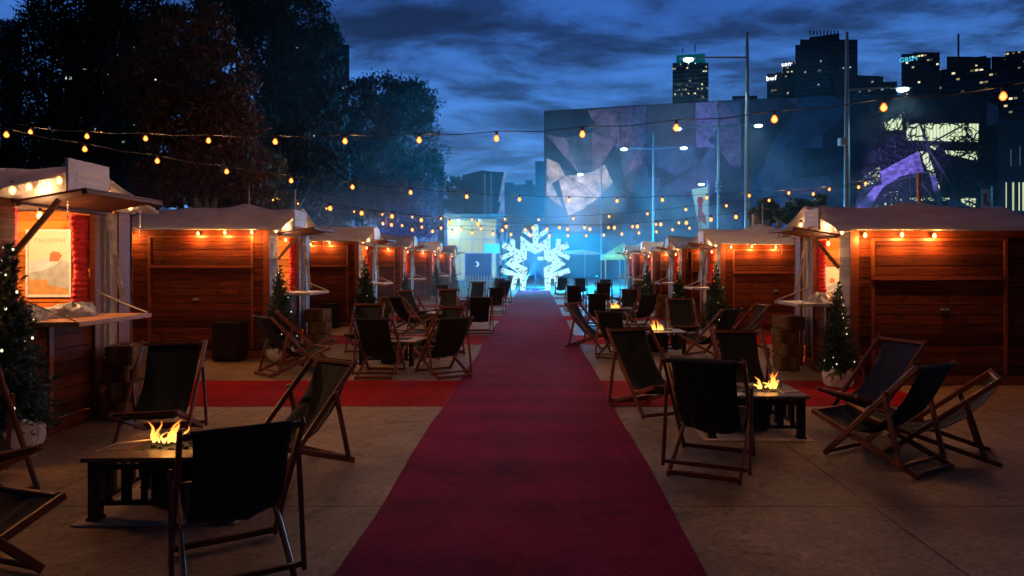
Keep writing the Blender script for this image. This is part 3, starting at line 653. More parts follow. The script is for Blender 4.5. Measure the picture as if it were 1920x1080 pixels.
# ------------------------------------------------------------------ fir trees with fairy lights
def make_fir(seed):
    rr = random.Random(seed); H = 1.35; z0 = .26
    t = thing('fir_tree', 'x', 'christmas tree')
    MB().tube([(0, 0, .12), (.01, 0, .8), (0, 0, z0 + H)], [.03, .022, .006], 7).build('trunk', mt['bark'], t)
    f = MB()
    def spray(o, d, ln, sz):
        d = d.normalized(); side = d.cross(Vector((0, 0, 1))); side = side.normalized() if side.length > .1 else Vector((1, 0, 0)); n = int(ln / .0085)
        for i in range(n):
            q = i / n; p = o + d * ln * q + Vector((0, 0, -.05 * q * q * ln * 4))
            for k in range(2):
                a = rr.uniform(0, 6.28); nd = (d * .7 + (side * math.cos(a) + Vector((0, 0, 1)) * math.sin(a)) * .9).normalized() * sz * rr.uniform(.7, 1.2)
                w = d.cross(nd).normalized() * .0040
                f.add([p - w, p + w, p + nd], [(0, 1, 2)])
    z = z0
    while z < z0 + H:
        q = (z - z0) / H; rad = .40 * (1 - q) ** .85 + .03; n = max(6, int(24 * (1 - q)) + 4)
        for i in range(n):
            a = rr.uniform(0, 6.28); rl = rad * rr.uniform(.65, 1.12); d = Vector((math.cos(a), math.sin(a), rr.uniform(-.15, .45) + q * .7))
            spray(Vector((0, 0, z)), d, rl, .05)
            for b in range(2):
                k = rr.uniform(.35, .8); da = rr.choice((-1, 1)) * rr.uniform(.5, .9); d2 = Vector((math.cos(a + da), math.sin(a + da), d.z))
                spray(Vector((0, 0, z)) + d.normalized() * rl * k, d2, rl * .42, .042)
        z += .052
    f.build('foliage', mt['fir'], t)
    sk = MB()
    def sf(a, c):
        th = a * 2 * math.pi; z = .27 * c; rad = .24 + .06 * math.sin(c * 2.6) + .016 * math.sin(th * 3 + c * 4 + seed) + .010 * math.sin(th * 7 - c * 9) + (.02 * math.sin(th * 5) if c > .85 else 0)
        if c > .95: rad *= .82
        return (rad * math.cos(th), rad * math.sin(th), z + (.03 * math.sin(th * 4 + seed) if c > .8 else 0))
    sk.grid(sf, 40, 10); thick(sk.build('pot_sack', mt['sack'], t, True), .006)
    for i in range(26):
        q = rr.random() ** 1.3 * .97; a = rr.uniform(0, 6.28); rad = (.40 * (1 - q) ** .85 + .02) * rr.uniform(.55, 1.0); r_ = rr.choice((.005, .006, .0085, .012))
        o = MB().ball((0, 0, 0), r_, 6, 4).build('fairy_light', mt['fairy'], t); o.location = (rad * math.cos(a), rad * math.sin(a), z0 + .05 + H * q)
    freeze(t); return t
fir = make_fir(3)
FG = 'small fir trees with fairy lights beside the huts'
FT = [(-4.50, 5.70, 0, 1.14, 'dark fir tree with fairy lights at the left picture edge'),
      (-4.38, 11.45, 1, 1.02, 'fir tree with fairy lights at the corner of the bumpy roofed left hut'),
      (-4.38, 17.2, 2, 1.14, 'fir tree with fairy lights at the corner of the third left hut'),
      (-4.38, 22.5, 3, .92, 'slim dark fir tree at the corner of the fourth left hut'),
      (-4.38, 29.4, 4, 1.1, 'fir tree at the corner of the last but one left hut'),
      (-4.30, 35.4, 5, 1.0, 'farthest left fir tree beside the smallest left hut'),
      (4.12, 9.05, 6, .88, 'fir tree in a pale sack at the corner of the rightmost hut'),
      (4.12, 15.15, 1.5, 1.06, 'fir tree at the corner of the cream roofed right hut'),
      (4.12, 19.1, 2.5, .95, 'fir tree at the corner of the white peaked right hut'),
      (4.05, 24.0, 3.5, 1.05, 'fir tree with many bright lights beside the small orange walled right hut')]
for i, (x, y, a, sc, lab) in enumerate(FT):
    if i == 0: fir.location = (x, y, 0); fir.scale = (sc * .72, sc * .72, sc); fir['label'] = lab; fir['group'] = FG
    else: dup(fir, (x, y, 0), a, lab, FG, (sc * .74, sc * .74, sc))
# ------------------------------------------------------------------ straw bales, boxes, cloths
def bale_mesh(seed):
    rr = random.Random(seed); mb = MB(); nx, ny, nz = 16, 12, 9
    def w(x, y, z): return 1 + .045 * math.sin(x * 9 + seed) * math.cos(z * 7) + rr.uniform(-.02, .02)
    X, Y, Z = .24, .17, .115
    def face(fn, a, b): mb.grid(fn, a, b)
    def se(x, y, z):
        p = 14; n = (abs(x) ** p + abs(y) ** p + abs(z) ** p) ** (1 / p); return (x / n, y / n, z / n)
    def pt(x, y, z):
        x, y, z = se(x, y, z); k = 1 + .04 * math.sin(x * 8 + y * 5 + seed) + .03 * math.sin(z * 9 + y * 7); return (x * X * k, y * Y * k, Z + z * Z * (1 + .05 * math.sin(x * 6 + seed)))
    for sg in (-1, 1):
        face(lambda a, b: pt(a * 2 - 1, b * 2 - 1, sg), nx, ny); face(lambda a, b: pt(a * 2 - 1, sg, b * 2 - 1), nx, nz); face(lambda a, b: pt(sg, a * 2 - 1, b * 2 - 1), ny, nz)
    for i in range(240):                                   # loose stalks
        a = rr.uniform(-1, 1); b = rr.uniform(-1, 1); q = pt(a, b, 1) if rr.random() < .5 else pt(a, rr.choice((-1, 1)), b)
        d = Vector((rr.uniform(-1, 1), rr.uniform(-1, 1), rr.uniform(-.4, .8))) * .035; p = Vector(q); s_ = Vector((0, 0, .003)) if abs(d.z) < .02 else Vector((.003, 0, 0))
        mb.add([p - d - s_, p - d + s_, p + d], [(0, 1, 2)])
    return mb
BM = [bale_mesh(i).build('straw_bale', mt['straw'], None, True) for i in range(2)]
first = [True, True]
ordn = ['bottom', 'second', 'third', 'topmost']
def stack(x, y, n, where, rz=90, s=1.0):
    for i in range(n):
        k = i % 2; lab = f'{ordn[i] if i < n - 1 else "topmost"} straw bale of the stack {where}'
        loc = (x + (.02 if i % 2 else -.02), y + .025 * ((i * 7) % 3 - 1), .232 * s * i * .985); rr = R(rz + (-6, 5, -3, 8)[i % 4])
        if first[k]: o = BM[k]; first[k] = False
        else: o = BM[k].copy(); C.objects.link(o)
        o.location = loc; o.rotation_euler = (0, 0, rr); o.scale = (s, s, s); tag(o, lab, 'straw bale', 'straw bales stacked beside the huts')
stack(-4.44, 7.25, 4, 'below the leftmost hut counter', 90, .86)
stack(-4.36, 13.45, 3, 'beside the second left hut', 90, 1.1)
stack(-4.36, 19.6, 3, 'beside the third left hut')
stack(3.98, 10.55, 4, 'below the rightmost hut counter', 90, .92)
stack(3.95, 16.9, 3, 'below the cream roofed right hut counter', 90, 1.0)
stack(3.95, 20.9, 3, 'beside the white peaked right hut')
def locker(loc, w, d, h, label):
    t = thing('gas_locker', label, 'locker', loc)
    bevel(MB().box(-w / 2, w / 2, -d / 2, d / 2, .03, h).build('body', mt['blackmetal'], t), .008)
    MB().box(-w / 2 + .03, w / 2 - .03, -d / 2 - .012, -d / 2 - .001, .06, h - .04).build('door', mt['blackmetal'], t)
    f = MB(); [f.box(sx * (w / 2 - .05) - .02, sx * (w / 2 - .05) + .02, sy * (d / 2 - .05) - .02, sy * (d / 2 - .05) + .02, 0, .029) for sx in (-1, 1) for sy in (-1, 1)]
    f.build('feet', mt['blackmetal'], t)
locker((-5.26, 11.5, 0), .46, .36, .66, 'black metal locker against the side of the bumpy roofed left hut')
locker((-5.36, 17.45, 0), .44, .36, .64, 'black metal locker against the side of the third left hut')
def crumple(name, loc, size, seed, label, m, cat='cloth'):
    mb = MB(); X, Y, Z = size
    def f(a, c):
        th = a * 2 * math.pi; ph = c * math.pi * .5; k = 1 + .14 * math.sin(th * 3 + seed + c * 5) + .09 * math.sin(th * 7 - c * 8 + seed) + .05 * math.sin(th * 13 + c * 17)
        return (X * math.cos(th) * math.cos(ph) * k, Y * math.sin(th) * math.cos(ph) * k, Z * math.sin(ph) ** .7 * (k + .12 * math.sin(th * 5 + seed)))
    mb.grid(f, 44, 16); o = mb.build(name, m, None, True); o.location = loc; return tag(o, label, cat)
crumple('cloth_bundle', (-4.60, 6.62, 1.137), (.16, .30, .115), 1, 'crumpled white cloth heap on the leftmost hut counter', mt['cloth'])
crumple('cloth_bundle', (-4.62, 6.12, 1.137), (.10, .11, .12), 4, 'small peach cloth bundle at the near end of the leftmost counter', mt['sack'])
crumple('cloth_bundle', (4.16, 9.75, 1.097), (.13, .20, .12), 7, 'pale cloth heap on the rightmost hut counter', mt['cloth'])
# ------------------------------------------------------------------ festoon strings
def festoon(name_label, pts, r=.029, power=3.0, ends=True, every=1, poles=(True, True)):
    t = thing('festoon_string', name_label, 'light string', pts[len(pts) // 2], 0, 'strings of warm bulbs over the market')
    o = Vector(pts[len(pts) // 2]); P_ = [Vector(p) - o for p in pts]
    a = P_[0] + (P_[0] - P_[1]) * 1.0 + Vector((0, 0, .12)); b = P_[-1] + (P_[-1] - P_[-2]) * 1.0 + Vector((0, 0, .12))
    cab = [a + Vector((0, 0, r * 2.6))]
    for i, p in enumerate(P_):
        cab.append(p + Vector((0, 0, r * 2.6)))
        if i < len(P_) - 1: cab.append((p + P_[i + 1]) / 2 + Vector((0, 0, r * 2.6 - .025)))
    cab.append(b + Vector((0, 0, r * 2.6)))
    MB().tube(cab, .0048 if r < .036 else .008, 5).build('cable', mt['cable'], t)
    for i, p in enumerate(P_):
        bo = MB().lathe([(.001, -r * 1.12), (r * .6, -r * .93), (r * .98, -r * .35), (r, .15 * r), (r * .7, r * .75), (r * .45, r * 1.25)], n=10, c=(0, 0, 0)).build('bulb', mt['bulb'], t, True); bo.location = p
        MB().lathe([(r * .5, 0), (r * .52, r * .9), (r * .3, r * 1.2)], (0, 0, r * 1.3), 7).build('socket', mt['socket'], bo)
        if i % every == 0: lamp('bulb_light', 'POINT', p + Vector((0, 0, -r * 1.35 - .02)), power * every * .95, (1, .50, .22), .012, t)
    for e, q, keep in ((cab[0], 0, poles[0]), (cab[-1], 1, poles[1])):
        if keep:
            w = o + e; pp = MB().tube([(0, 0, 0), (0, 0, w.z + .06)], [.03, .022], 8).build('festoon_pole', mt['steel']); pp.location = (w.x, w.y, 0)
            tag(pp, f'slim steel pole holding the {"left" if q == 0 else "right"} end of the {name_label.split(",")[0]}', 'pole', 'slim poles holding the bulb strings')
def string(label, pix, d0, d1, **k):
    n = len(pix); festoon(label, [P(px, py, d0 + (d1 - d0) * i / (n - 1)) for i, (px, py) in enumerate(pix)], **k)
string('topmost bulb string, running across the whole picture', [(57, 248), (163, 256), (273, 260), (391, 264), (516, 266), (647, 265), (786, 263), (931, 260), (1092, 252), (1268, 240), (1452, 224), (1657, 202), (1881, 181)], 9.2, 5.2, power=6.5, poles=(False, False))
string('second bulb string, sagging from upper left to the purple wall', [(12, 253), (159, 280), (295, 302), (425, 322), (546, 339), (661, 351), (770, 361), (875, 369), (974, 374), (1067, 376), (1157, 377), (1242, 375), (1325, 371), (1405, 367), (1479, 362), (1555, 355), (1623, 344)], 7.6, 14.4, power=6.5, poles=(False, False))
string('third bulb string, lowest above the snowflake and rising rightwards', [(512, 375), (559, 382), (612, 391), (664, 397), (717, 402), (773, 407), (827, 410), (885, 412), (947, 411), (1010, 412), (1075, 410), (1142, 406), (1214, 401), (1286, 393), (1362, 386), (1442, 376), (1525, 364), (1610, 351)], 22, 13, power=8, every=2, poles=(True, False))
string('fourth bulb string, falling from the left trees towards the right huts', [(619, 391), (678, 400), (735, 406), (790, 413), (843, 418), (896, 420), (949, 425), (999, 427), (1049, 427), (1096, 427), (1141, 427), (1186, 425), (1230, 421), (1273, 418)], 16, 27, power=7, every=2, r=.050)
string('fifth bulb string, nearly level behind the fourth', [(718, 419), (754, 423), (791, 426), (827, 428), (865, 430), (902, 429), (942, 432), (985, 431), (1026, 430), (1064, 430), (1106, 430), (1152, 427), (1195, 425), (1239, 421), (1287, 418), (1333, 412), (1380, 407)], 32, 22, power=7, every=3, r=.06)
string('farthest bulb string, small bulbs just over the hut roofs', [(734, 422), (773, 431), (811, 434), (848, 436), (885, 437), (924, 439), (958, 440), (994, 441), (1030, 442), (1065, 442), (1099, 442), (1132, 441), (1166, 439), (1198, 437), (1231, 435), (1261, 431), (1293, 428)], 28, 36, power=7, every=3, r=.066)
for px, py0, py1, d, lab in ((1412, 402, 430, 17.2, 'short white pole rising behind the cream roofed right hut'), (1723, 325, 395, 12.5, 'copper coloured pole rising behind the rightmost hut roof')):
    o = MB().tube([(0, 0, 0), (0, 0, P(px, py0, d).z)], .035, 8).build('pole', mt['steel'] if px < 1500 else mt['counter']); o.location = (P(px, 0, d).x, d, 0); tag(o, lab, 'pole')
# ------------------------------------------------------------------ lit snowflake arch
def flake_mat():
    m = bpy.data.materials.new('snowflake_light_panel'); m.use_nodes = True; t = m.node_tree; t.nodes.clear(); L = t.links.new
    o = N(t, 'ShaderNodeOutputMaterial'); e = N(t, 'ShaderNodeEmission'); g = N(t, 'ShaderNodeTexCoord')
    v = N(t, 'ShaderNodeTexVoronoi'); v.inputs['Scale'].default_value = 6.0; L(g.outputs['Object'], v.inputs[0])
    hs = N(t, 'ShaderNodeHueSaturation'); hs.inputs['Saturation'].default_value = 1.3; hs.inputs['Value'].default_value = .30; L(v.outputs['Color'], hs.inputs['Color'])
    near = M(t, 'LESS_THAN', v.outputs['Distance'], .40)
    sp = N(t, 'ShaderNodeSeparateColor'); L(v.outputs['Color'], sp.inputs[0])
    k = M(t, 'MULTIPLY', near, M(t, 'GREATER_THAN', sp.outputs[0], .45))
    mx = N(t, 'ShaderNodeMix'); mx.data_type = 'RGBA'; L(k, mx.inputs[0]); mx.inputs[6].default_value = (.52, .98, 1.15, 1); L(hs.outputs[0], mx.inputs[7])
    L(mx.outputs[2], e.inputs[0]); e.inputs[1].default_value = 1.15; L(e.outputs[0], o.inputs[0]); return m
SD = 42.0; KZ = SD / F / 6.75
t = thing('snowflake_arch', 'giant glowing white snowflake arch at the end of the red carpet', 'light arch', (P(1004, 0, SD).x, SD, 0))
fm = flake_mat(); rim = emis('snowflake_rim_light', (.10, .75, 1.0), 1.1)
def q(x, z): return ((x - 718) * KZ, (978 - z) * KZ)
def bp(a, b, w):
    a = Vector(q(*a)); b = Vector(q(*b)); d = (b - a).normalized(); n = Vector((-d.y, d.x)) * w * KZ / 2
    return [tuple(a + n), tuple(a - n), tuple(b - n), tuple(b + n)]
parts = []
def sym(fn): parts.append(fn(1)); parts.append(fn(-1))
mir = lambda x, sg: 718 + sg * (x - 718)
parts.append(bp((718, 420), (718, 140), 72))
sym(lambda s: bp((718, 315), (mir(868, s), 212), 54))
sym(lambda s: [q(718, 420), q(mir(905, s), 285), q(mir(905, s), 460), q(mir(830, s), 580), q(mir(825, s), 460), q(718, 515)][::1])
sym(lambda s: [q(mir(905, s), 455), q(mir(1100, s), 640), q(mir(915, s), 760), q(mir(822, s), 690), q(mir(935, s), 635), q(mir(829, s), 580)])
sym(lambda s: [q(mir(820, s), 689), q(mir(912, s), 755), q(mir(912, s), 975), q(mir(845, s), 975)])
sym(lambda s: bp((mir(880, s), 520), (mir(1130, s), 395), 74))
sym(lambda s: bp((mir(1000, s), 470), (mir(1010, s), 325), 58))
sym(lambda s: bp((mir(985, s), 490), (mir(1145, s), 565), 54))
sym(lambda s: bp((mir(900, s), 800), (mir(1145, s), 720), 64))
sym(lambda s: bp((mir(965, s), 775), (mir(1010, s), 972), 56))
for i, poly in enumerate(parts):
    MB().prism(poly, .0 - .004 * i, .32 + .004 * i).build('light_panel', fm, t)
    c = Vector((sum(p[0] for p in poly) / len(poly), sum(p[1] for p in poly) / len(poly)))
    big = []
    for p_ in poly:
        v_ = Vector(p_) - c; big.append((p_[0] + v_.x / v_.length * .028, max(.02, p_[1] + v_.y / v_.length * .028)))
    MB().prism(big, .10 - .003 * i, .30 + .003 * i).build('rim', rim, t)
sb = MB()
for s in (-1, 1): sb.box(s * .55 - .35, s * .55 + .35, .0, .9, 0, .02); sb.bar((s * .75, .35, .1), (s * .75, 1.4, .05), .06, .06); sb.bar((s * .75, .36, 1.8), (s * .75, 1.4, .05), .05, .05)
sb.build('base_frame', mt['steel'], t)
lamp('flake_glow', 'POINT', (0, -1.0, 1.9), 1500, (.06, .55, 1.0), .5, t)  # unseen lamp added for the cyan glow in the smoke
# truss stand with small sign behind the arch
t = thing('tripod_stand', 'steel A-frame stand with a small lit sign seen through the snowflake', 'stand', (P(1004, 0, 47).x, 47, 0))
mb = MB(); mb.bar((0, 0, 1.75), (-1.0, 0, 0), .035, .035); mb.bar((0, 0, 1.75), (1.0, 0, 0), .035, .035); mb.bar((0, 0, 1.75), (0, 1.0, 0), .03, .03); mb.bar((0, 0, 1.72), (.35, 0, 2.3), .05, .05); mb.build('legs', mt['darksteel'], t)
MB().box(.15, .55, -.05, .02, 1.95, 2.2).build('sign', emis('small_sign_glow', (.5, .9, 1), 1.2), t)
# ------------------------------------------------------------------ picket fence, screen, kiosk
t = thing('picket_fence', 'white picket fence between the left huts and the snowflake', 'fence', (P(908, 0, 41).x, 41, 0))
W = 34 / F * 41
rl = MB(); rl.box(-W, W, .02, .06, .25, .33); rl.box(-W, W, .02, .06, .62, .70); rl.build('rail', mt['whitepaint'], t)
n = 13
for i in range(n):
    x = -W + .06 + (2 * W - .12) * i / (n - 1); MB().prism([(x - .048, .05), (x + .048, .05), (x + .048, .88), (x, .98), (x - .048, .88)], -.01, .018).build('picket', mt['whitepaint'], t)
def box_px(mb, px0, px1, py0, py1, d, dep, o=(0, 0, 0)):
    a = P(px0, py0, d); b = P(px1, py1, d); return mb.box(a.x - o[0], b.x - o[0], d - o[1], d + dep - o[1], b.z, a.z)
D = 52; bx_ = P(897, 0, D).x
t = thing('screen', 'dark framed screen with a small white crescent mark above the picket fence', 'screen', (bx_, D, 0))
mb = MB(); w = 24 / F * D; z1 = P(0, 476, D).z; mb.box(-w, w, 0, .3, .3, z1); mb.build('panel', mat('screen_black', (.010, .018, .05), .3, emit=(.01, .03, .12), es=.6), t)
fr = MB(); fr.box(w + .002, w + .08, -.04, .3, 0, z1 + .1); fr.box(-w - .08, -w - .002, -.04, .3, 0, z1 + .1); fr.box(-w, w, -.04, .3, z1 + .002, z1 + .08); fr.build('frame', mt['steel'], t)
mb = MB(); pts = []
for i in range(13):
    a = R(125 - 235 * i / 12); pts.append((-.17 + .17 * math.cos(a), -.03, z1 - .80 + .17 * math.sin(a)))
mb.tube(pts, [.015 + .05 * math.sin(math.pi * i / 12) ** .6 for i in range(13)], 6); mb.build('crescent_mark', emis('mark_glow', (.7, .95, 1), .9), t)
D = 62; t = thing('kiosk', 'glass walled lit kiosk with flat pale roof left of the snowflake', 'kiosk', (P(885, 0, D).x, D, 0)); k = D / F
zt = P(0, 411, D).z; w = 45 * k
MB().box(-w - .3, w + .9, -.5, 5, zt, zt + .45).build('roof', mat('kiosk_roof', (.25, .33, .32), .5), t)
gm = bpy.data.materials.new('kiosk_glass'); gm.use_nodes = True; b = gm.node_tree.nodes['Principled BSDF']
b.inputs['Base Color'].default_value = (.42, .42, .20, 1); b.inputs['Roughness'].default_value = .3; b.inputs['Emission Color'].default_value = (.85, .88, .52, 1); b.inputs['Emission Strength'].default_value = .45
for i in range(4):
    for j in range(3):
        x0 = -w + 2 * w * i / 4; x1 = -w + 2 * w * (i + 1) / 4; z0 = .2 + (zt - .2) * j / 3; z1 = .2 + (zt - .2) * (j + 1) / 3
        MB().box(x0 + .05, x1 - .05, 0, .05, z0 + .05, z1 - .05).build('window_pane', gm, t)
mb = MB()
for i in range(5): x = -w + 2 * w * i / 4; mb.box(x - .05, x + .05, -.03, .08, 0, zt)
for j in range(4): z = .2 + (zt - .2) * j / 3; mb.box(-w + .05, w - .05, -.02, .07, z - .05, z + .049)
mb.build('window_frame', mt['whitepaint'], t)
MB().box(-w, -w + .1, .1, 4.8, 0, zt).box(w - .1, w, .1, 4.8, 0, zt).build('side_wall', mt['whitepaint'], t)
for x in (-w * .55, w * .3): MB().ball((x, -.3, zt - .12), .10, 8, 5, .5).build('ceiling_lamp', mt['lampcool'], t)
lamp('kiosk_light', 'POINT', (-w * .8, -1.2, zt - 1.0), 160, (.65, .9, 1), .3, t)
D = 54; t = thing('sign_panel', 'plain turquoise lit board beside the snowflake tip', 'sign', (P(922, 0, D).x, D, 0))
z0, z1 = P(0, 475, D).z, P(0, 457, D).z; w = 14.5 / F * D
MB().box(-w, w, 0, .12, z0, z1).build('board', mat('turquoise_board', (.25, .62, .62), .5, emit=(.10, .5, .55), es=.35), t); MB().box(-.05, .05, .03, .12, 0, z0 - .001).box(-w * .9, -w * .9 + .1, .03, .12, 0, z0 - .001).build('post', mt['steel'], t)
# gazebo and parasol on the right
def gazebo(px, d, label, w, zr_, ze_, col, s):
    t = thing('gazebo', label, 'gazebo', (P(px, 0, d).x, d, 0)); m = mat('gazebo_canvas', col, .7, noise=((2, 2, 2), .8, 1.1), bump=.3)
    g = MB(); g.grid(lambda a, c: ((a * 2 - 1) * w, (c * 2 - 1) * w, ze_ + (zr_ - ze_) * (1 - max(abs(a * 2 - 1), abs(c * 2 - 1))) ** 1.15 + .02 * math.sin(a * 30 + c * 17)), 24, 24); thick(g.build('canopy', m, t, True), .01)
    v = MB()
    for sx in (-1, 1):
        v.grid(lambda a, c: (sx * w, (a * 2 - 1) * w, ze_ - .25 * c + .02 * math.sin(a * 40) * c), 20, 2); v.grid(lambda a, c: ((a * 2 - 1) * w, sx * w, ze_ - .25 * c + .02 * math.sin(a * 40) * c), 20, 2)
    thick(v.build('valance', m, t), .006)
    for sx in (-1, 1):
        for sy in (-1, 1): MB().box(sx * (w - .05) - .03, sx * (w - .05) + .03, sy * (w - .05) - .03, sy * (w - .05) + .03, 0, ze_).build('post', mt['whitepaint'], t)
    return t
gazebo(1169, 36.5, 'turquoise lit canvas gazebo with a peaked roof beside the last right hut', 1.15, 2.85, 2.15, (.35, .62, .58), 0)
gazebo(1205, 41, 'second pale gazebo roof peeping over the right huts', 1.3, 3.05, 2.35, (.45, .62, .60), 0)
lamp('gazebo_light', 'POINT', P(1150, 462, 34.5), 60, (.25, .95, .80), .2)
t = thing('parasol', 'flat white parasol right of the snowflake with lights under it', 'parasol', (P(1102, 0, 44).x - .2, 44, 0)); zc_ = P(0, 471, 44).z
g = MB(); nn = 8
def pf(a, c):
    th = a * 2 * math.pi; r_ = 1.5 * c * (1 - .04 * (1 - abs(math.cos(th * 4)))); return (r_ * math.cos(th) - .3, r_ * math.sin(th), zc_ + .10 - .28 * c ** 1.4)
g.grid(pf, 32, 8); thick(g.build('canopy', mt['cloth'], t, True), .01)
MB().tube([(0, 0, 0), (0, 0, zc_)], .03, 8).build('pole', mt['steel'], t); MB().lathe([(.3, 0), (.3, .08), (.04, .1)], n=12).build('base', mt['darksteel'], t)
rb = MB(); [rb.tube([(-.0, 0, zc_ + .02), (1.35 * math.cos(i * math.pi / 4) - .3, 1.35 * math.sin(i * math.pi / 4), zc_ - .14)], .012, 5) for i in range(8)]; rb.build('ribs', mt['steel'], t)
for i in range(3): MB().ball((-.5 + .45 * i, -1.0, zc_ - .16), .05, 8, 5).build('bulb', mt['hutbulb'], t)
# ------------------------------------------------------------------ street lamps
def street_lamp(px, d, ptop, parm, arms, label, r=.11, cam_=None, power=120, collar=None):
    b = P(px, 0, d); t = thing('street_lamp', label, 'street lamp', (b.x, d, 0), 0, 'tall steel street lamps behind the right huts'); zt_ = P(0, ptop, d).z; za = P(0, parm, d).z
    MB().tube([(0, 0, 0), (0, 0, zt_ * .55), (0, 0, za), (0, 0, zt_)], [r, r * .85, r * .62, r * .45], 10).lathe([(r * 2, 0), (r * 2, .04), (r * 1.1, .06)], n=10).build('pole', mt['steel'], t)
    for ax_, py in arms:
        e = P(ax_, py, d); dx = e.x - b.x; sg = 1 if dx > 0 else -1
        MB().tube([(sg * r * .6, 0, za), (dx - sg * .35, 0, e.z + .10)], [.05, .035], 7).build('arm', mt['steel'], t)
        hd = MB().grid(lambda a, c: (dx + (a * 2 - 1) * .42 * (.6 + .4 * math.sin(c * math.pi)), (c * 2 - 1) * .16, e.z + .05 + .07 * math.sin(a * math.pi) * math.sin(c * math.pi)), 8, 6)
        thick(hd.build('lamp_head', mt['darksteel'], t, True), .02)
        MB().ball((dx, 0, e.z - .0), .25 * (d / 42) ** .3, 10, 5, .35).build('lamp_glass', mt['lampcool'], t, True)
        if power: lamp('street_light', 'SPOT', (dx, 0, e.z - .12), power, (.45, .92, 1), .12, t, spot_size=R(135), spot_blend=.6)
    if cam_:
        c_ = P(cam_[0], cam_[1], d); MB().box(c_.x - b.x - .12, c_.x - b.x + .13, -.13, .13, c_.z - .14, c_.z + .14).build('camera_box', mt['whitepaint'], t)
    if collar:
        c_ = P(0, collar, d).z; mb = MB(); [mb.lathe([(r, 0), (r * 1.7, .03), (r * 1.7, .12), (r, .15)], (0, 0, c_ + .25 * i), 10) for i in range(-1, 2)]; mb.build('collar', mt['steel'], t)
street_lamp(1401, 30, 60, 108, [(1291, 112)], 'tallest street lamp with one long arm to the left in front of the round tower', .125, power=850)
street_lamp(1588, 26, 60, 168, [(1693, 168)], 'street lamp with a camera box on its pole and one arm to the right', .125, cam_=(1579, 266), power=850)
street_lamp(1347, 42, 205, 237, [(1270, 242), (1422, 236)], 'double armed street lamp left of the tallest one', .11, collar=352, power=850)
street_lamp(1225, 50, 250, 279, [(1170, 280), (1282, 278)], 'double armed street lamp in front of the dark angular building', .11, power=850)
street_lamp(1127, 66, 308, 327, [(1088, 327)], 'small far street lamp with one arm above the tan wall panels', .10, power=850)
street_lamp(1326, 60, 338, 345, [(1315, 346)], 'street lamp just above the red figure banner', .09, power=150)
# banners
def banner(px0, px1, py0, py1, d, slant, label, fig):
    a = P(px0, py0, d); b = P(px1, py1, d); t = thing('banner', label, 'banner', (b.x, d, 0)); w = b.x - a.x
    poly = [(-w, a.z - slant * .5), (-.02, a.z), (-.02 + .05, b.z - .1), (-w + slant * 1.4, b.z)]
    MB().prism(poly, -.02, .0).build('sheet', mat('banner_white', (.62, .68, .68), .7, noise=((2, 2, 2), .85, 1.1)), t)
    h = a.z - b.z; c0 = -w * .62 + slant * .5
    rd = mat('banner_red', (.62, .03, .06), .7)
    MB().prism([(c0 - w * .18, b.z + h * .18), (c0 - w * .14, b.z + h * .6), (c0 - w * .22, b.z + h * .66), (c0 - w * .15, b.z + h * .76), (c0 + w * .1, b.z + h * .76), (c0 + w * .18, b.z + h * .68), (c0 + w * .1, b.z + h * .58), (c0 + w * .12, b.z + h * .42), (c0 + w * .28, b.z + h * .36), (c0 + w * .42, b.z + h * .12), (c0 + w * .2, b.z + h * .16), (c0 + w * .08, b.z + h * .22)], -.03, -.022).build('red_figure', rd, t)
    MB().tube([(.08, .04, 0), (.08, .04, a.z + .15)], .04, 8).build('pole', mt['steel'], t)
banner(1297, 1327, 350, 432, 44, .35, 'tall white banner with a red shape beside the double armed street lamp', 1)
banner(1840, 1859, 354, 392, 40, 0, 'small pale banner with a red blot at the far right above the hut roof', 1)
# ------------------------------------------------------------------ big angular building
facade = mat('dark_stone_cladding', (.016, .018, .026), .5, noise=((.5, .5, .5), .3, 2.2), bump=.3)
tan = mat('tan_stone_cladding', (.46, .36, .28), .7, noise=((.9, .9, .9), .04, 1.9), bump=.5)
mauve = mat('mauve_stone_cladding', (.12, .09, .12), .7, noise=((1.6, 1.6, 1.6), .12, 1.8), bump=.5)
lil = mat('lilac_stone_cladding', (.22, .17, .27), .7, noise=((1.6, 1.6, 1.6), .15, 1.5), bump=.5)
slate = mat('slate_cladding', (.045, .075, .10), .6, noise=((.8, .8, .8), .5, 1.5), bump=.3)
t = thing('angular_building', 'huge dark angular building clad in triangular stone panels', 'building', (0, 0, 0))
def wall_y(px): return 80 - 8 * (px - 1020) / 850.0
def wp(px, py, off=0):
    d = wall_y(px) - off; return P(px, py, d)
top = [(1020, 208), (1200, 197), (1380, 187), (1560, 180), (1740, 177), (1820, 178), (1856, 187), (1872, 197)]
mb = MB(); fr_ = [wp(*p) for p in top]; n = len(fr_)
vs = [tuple(p) for p in fr_] + [(p.x, p.y, -.2) for p in fr_] + [(p.x * 1.0 + 1.5, p.y + 16, p.z) for p in fr_] + [(p.x + 1.5, p.y + 16, -.2) for p in fr_]
fs = [(i, i + 1, n + i + 1, n + i) for i in range(n - 1)] + [(2 * n + i + 1, 2 * n + i, 3 * n + i, 3 * n + i + 1) for i in range(n - 1)] + [(i + 1, i, 2 * n + i, 2 * n + i + 1) for i in range(n - 1)] + [(0, n, 3 * n, 2 * n), (n - 1, 3 * n - 1, 4 * n - 1, 2 * n - 1)]
mb.add(vs, fs); mb.build('wall', facade, t)
def panel(poly, m, off, name='cladding_panel', th=.12):
    f = [wp(px, py, off + th) for px, py in poly]; b = [wp(px, py, off) for px, py in poly]; k = len(poly)
    mb = MB().add([tuple(v) for v in f + b], [tuple(range(k)), tuple(range(2 * k - 1, k - 1, -1))] + [(i, i + k, (i + 1) % k + k, (i + 1) % k) for i in range(k)])
    return mb.build(name, m, t)
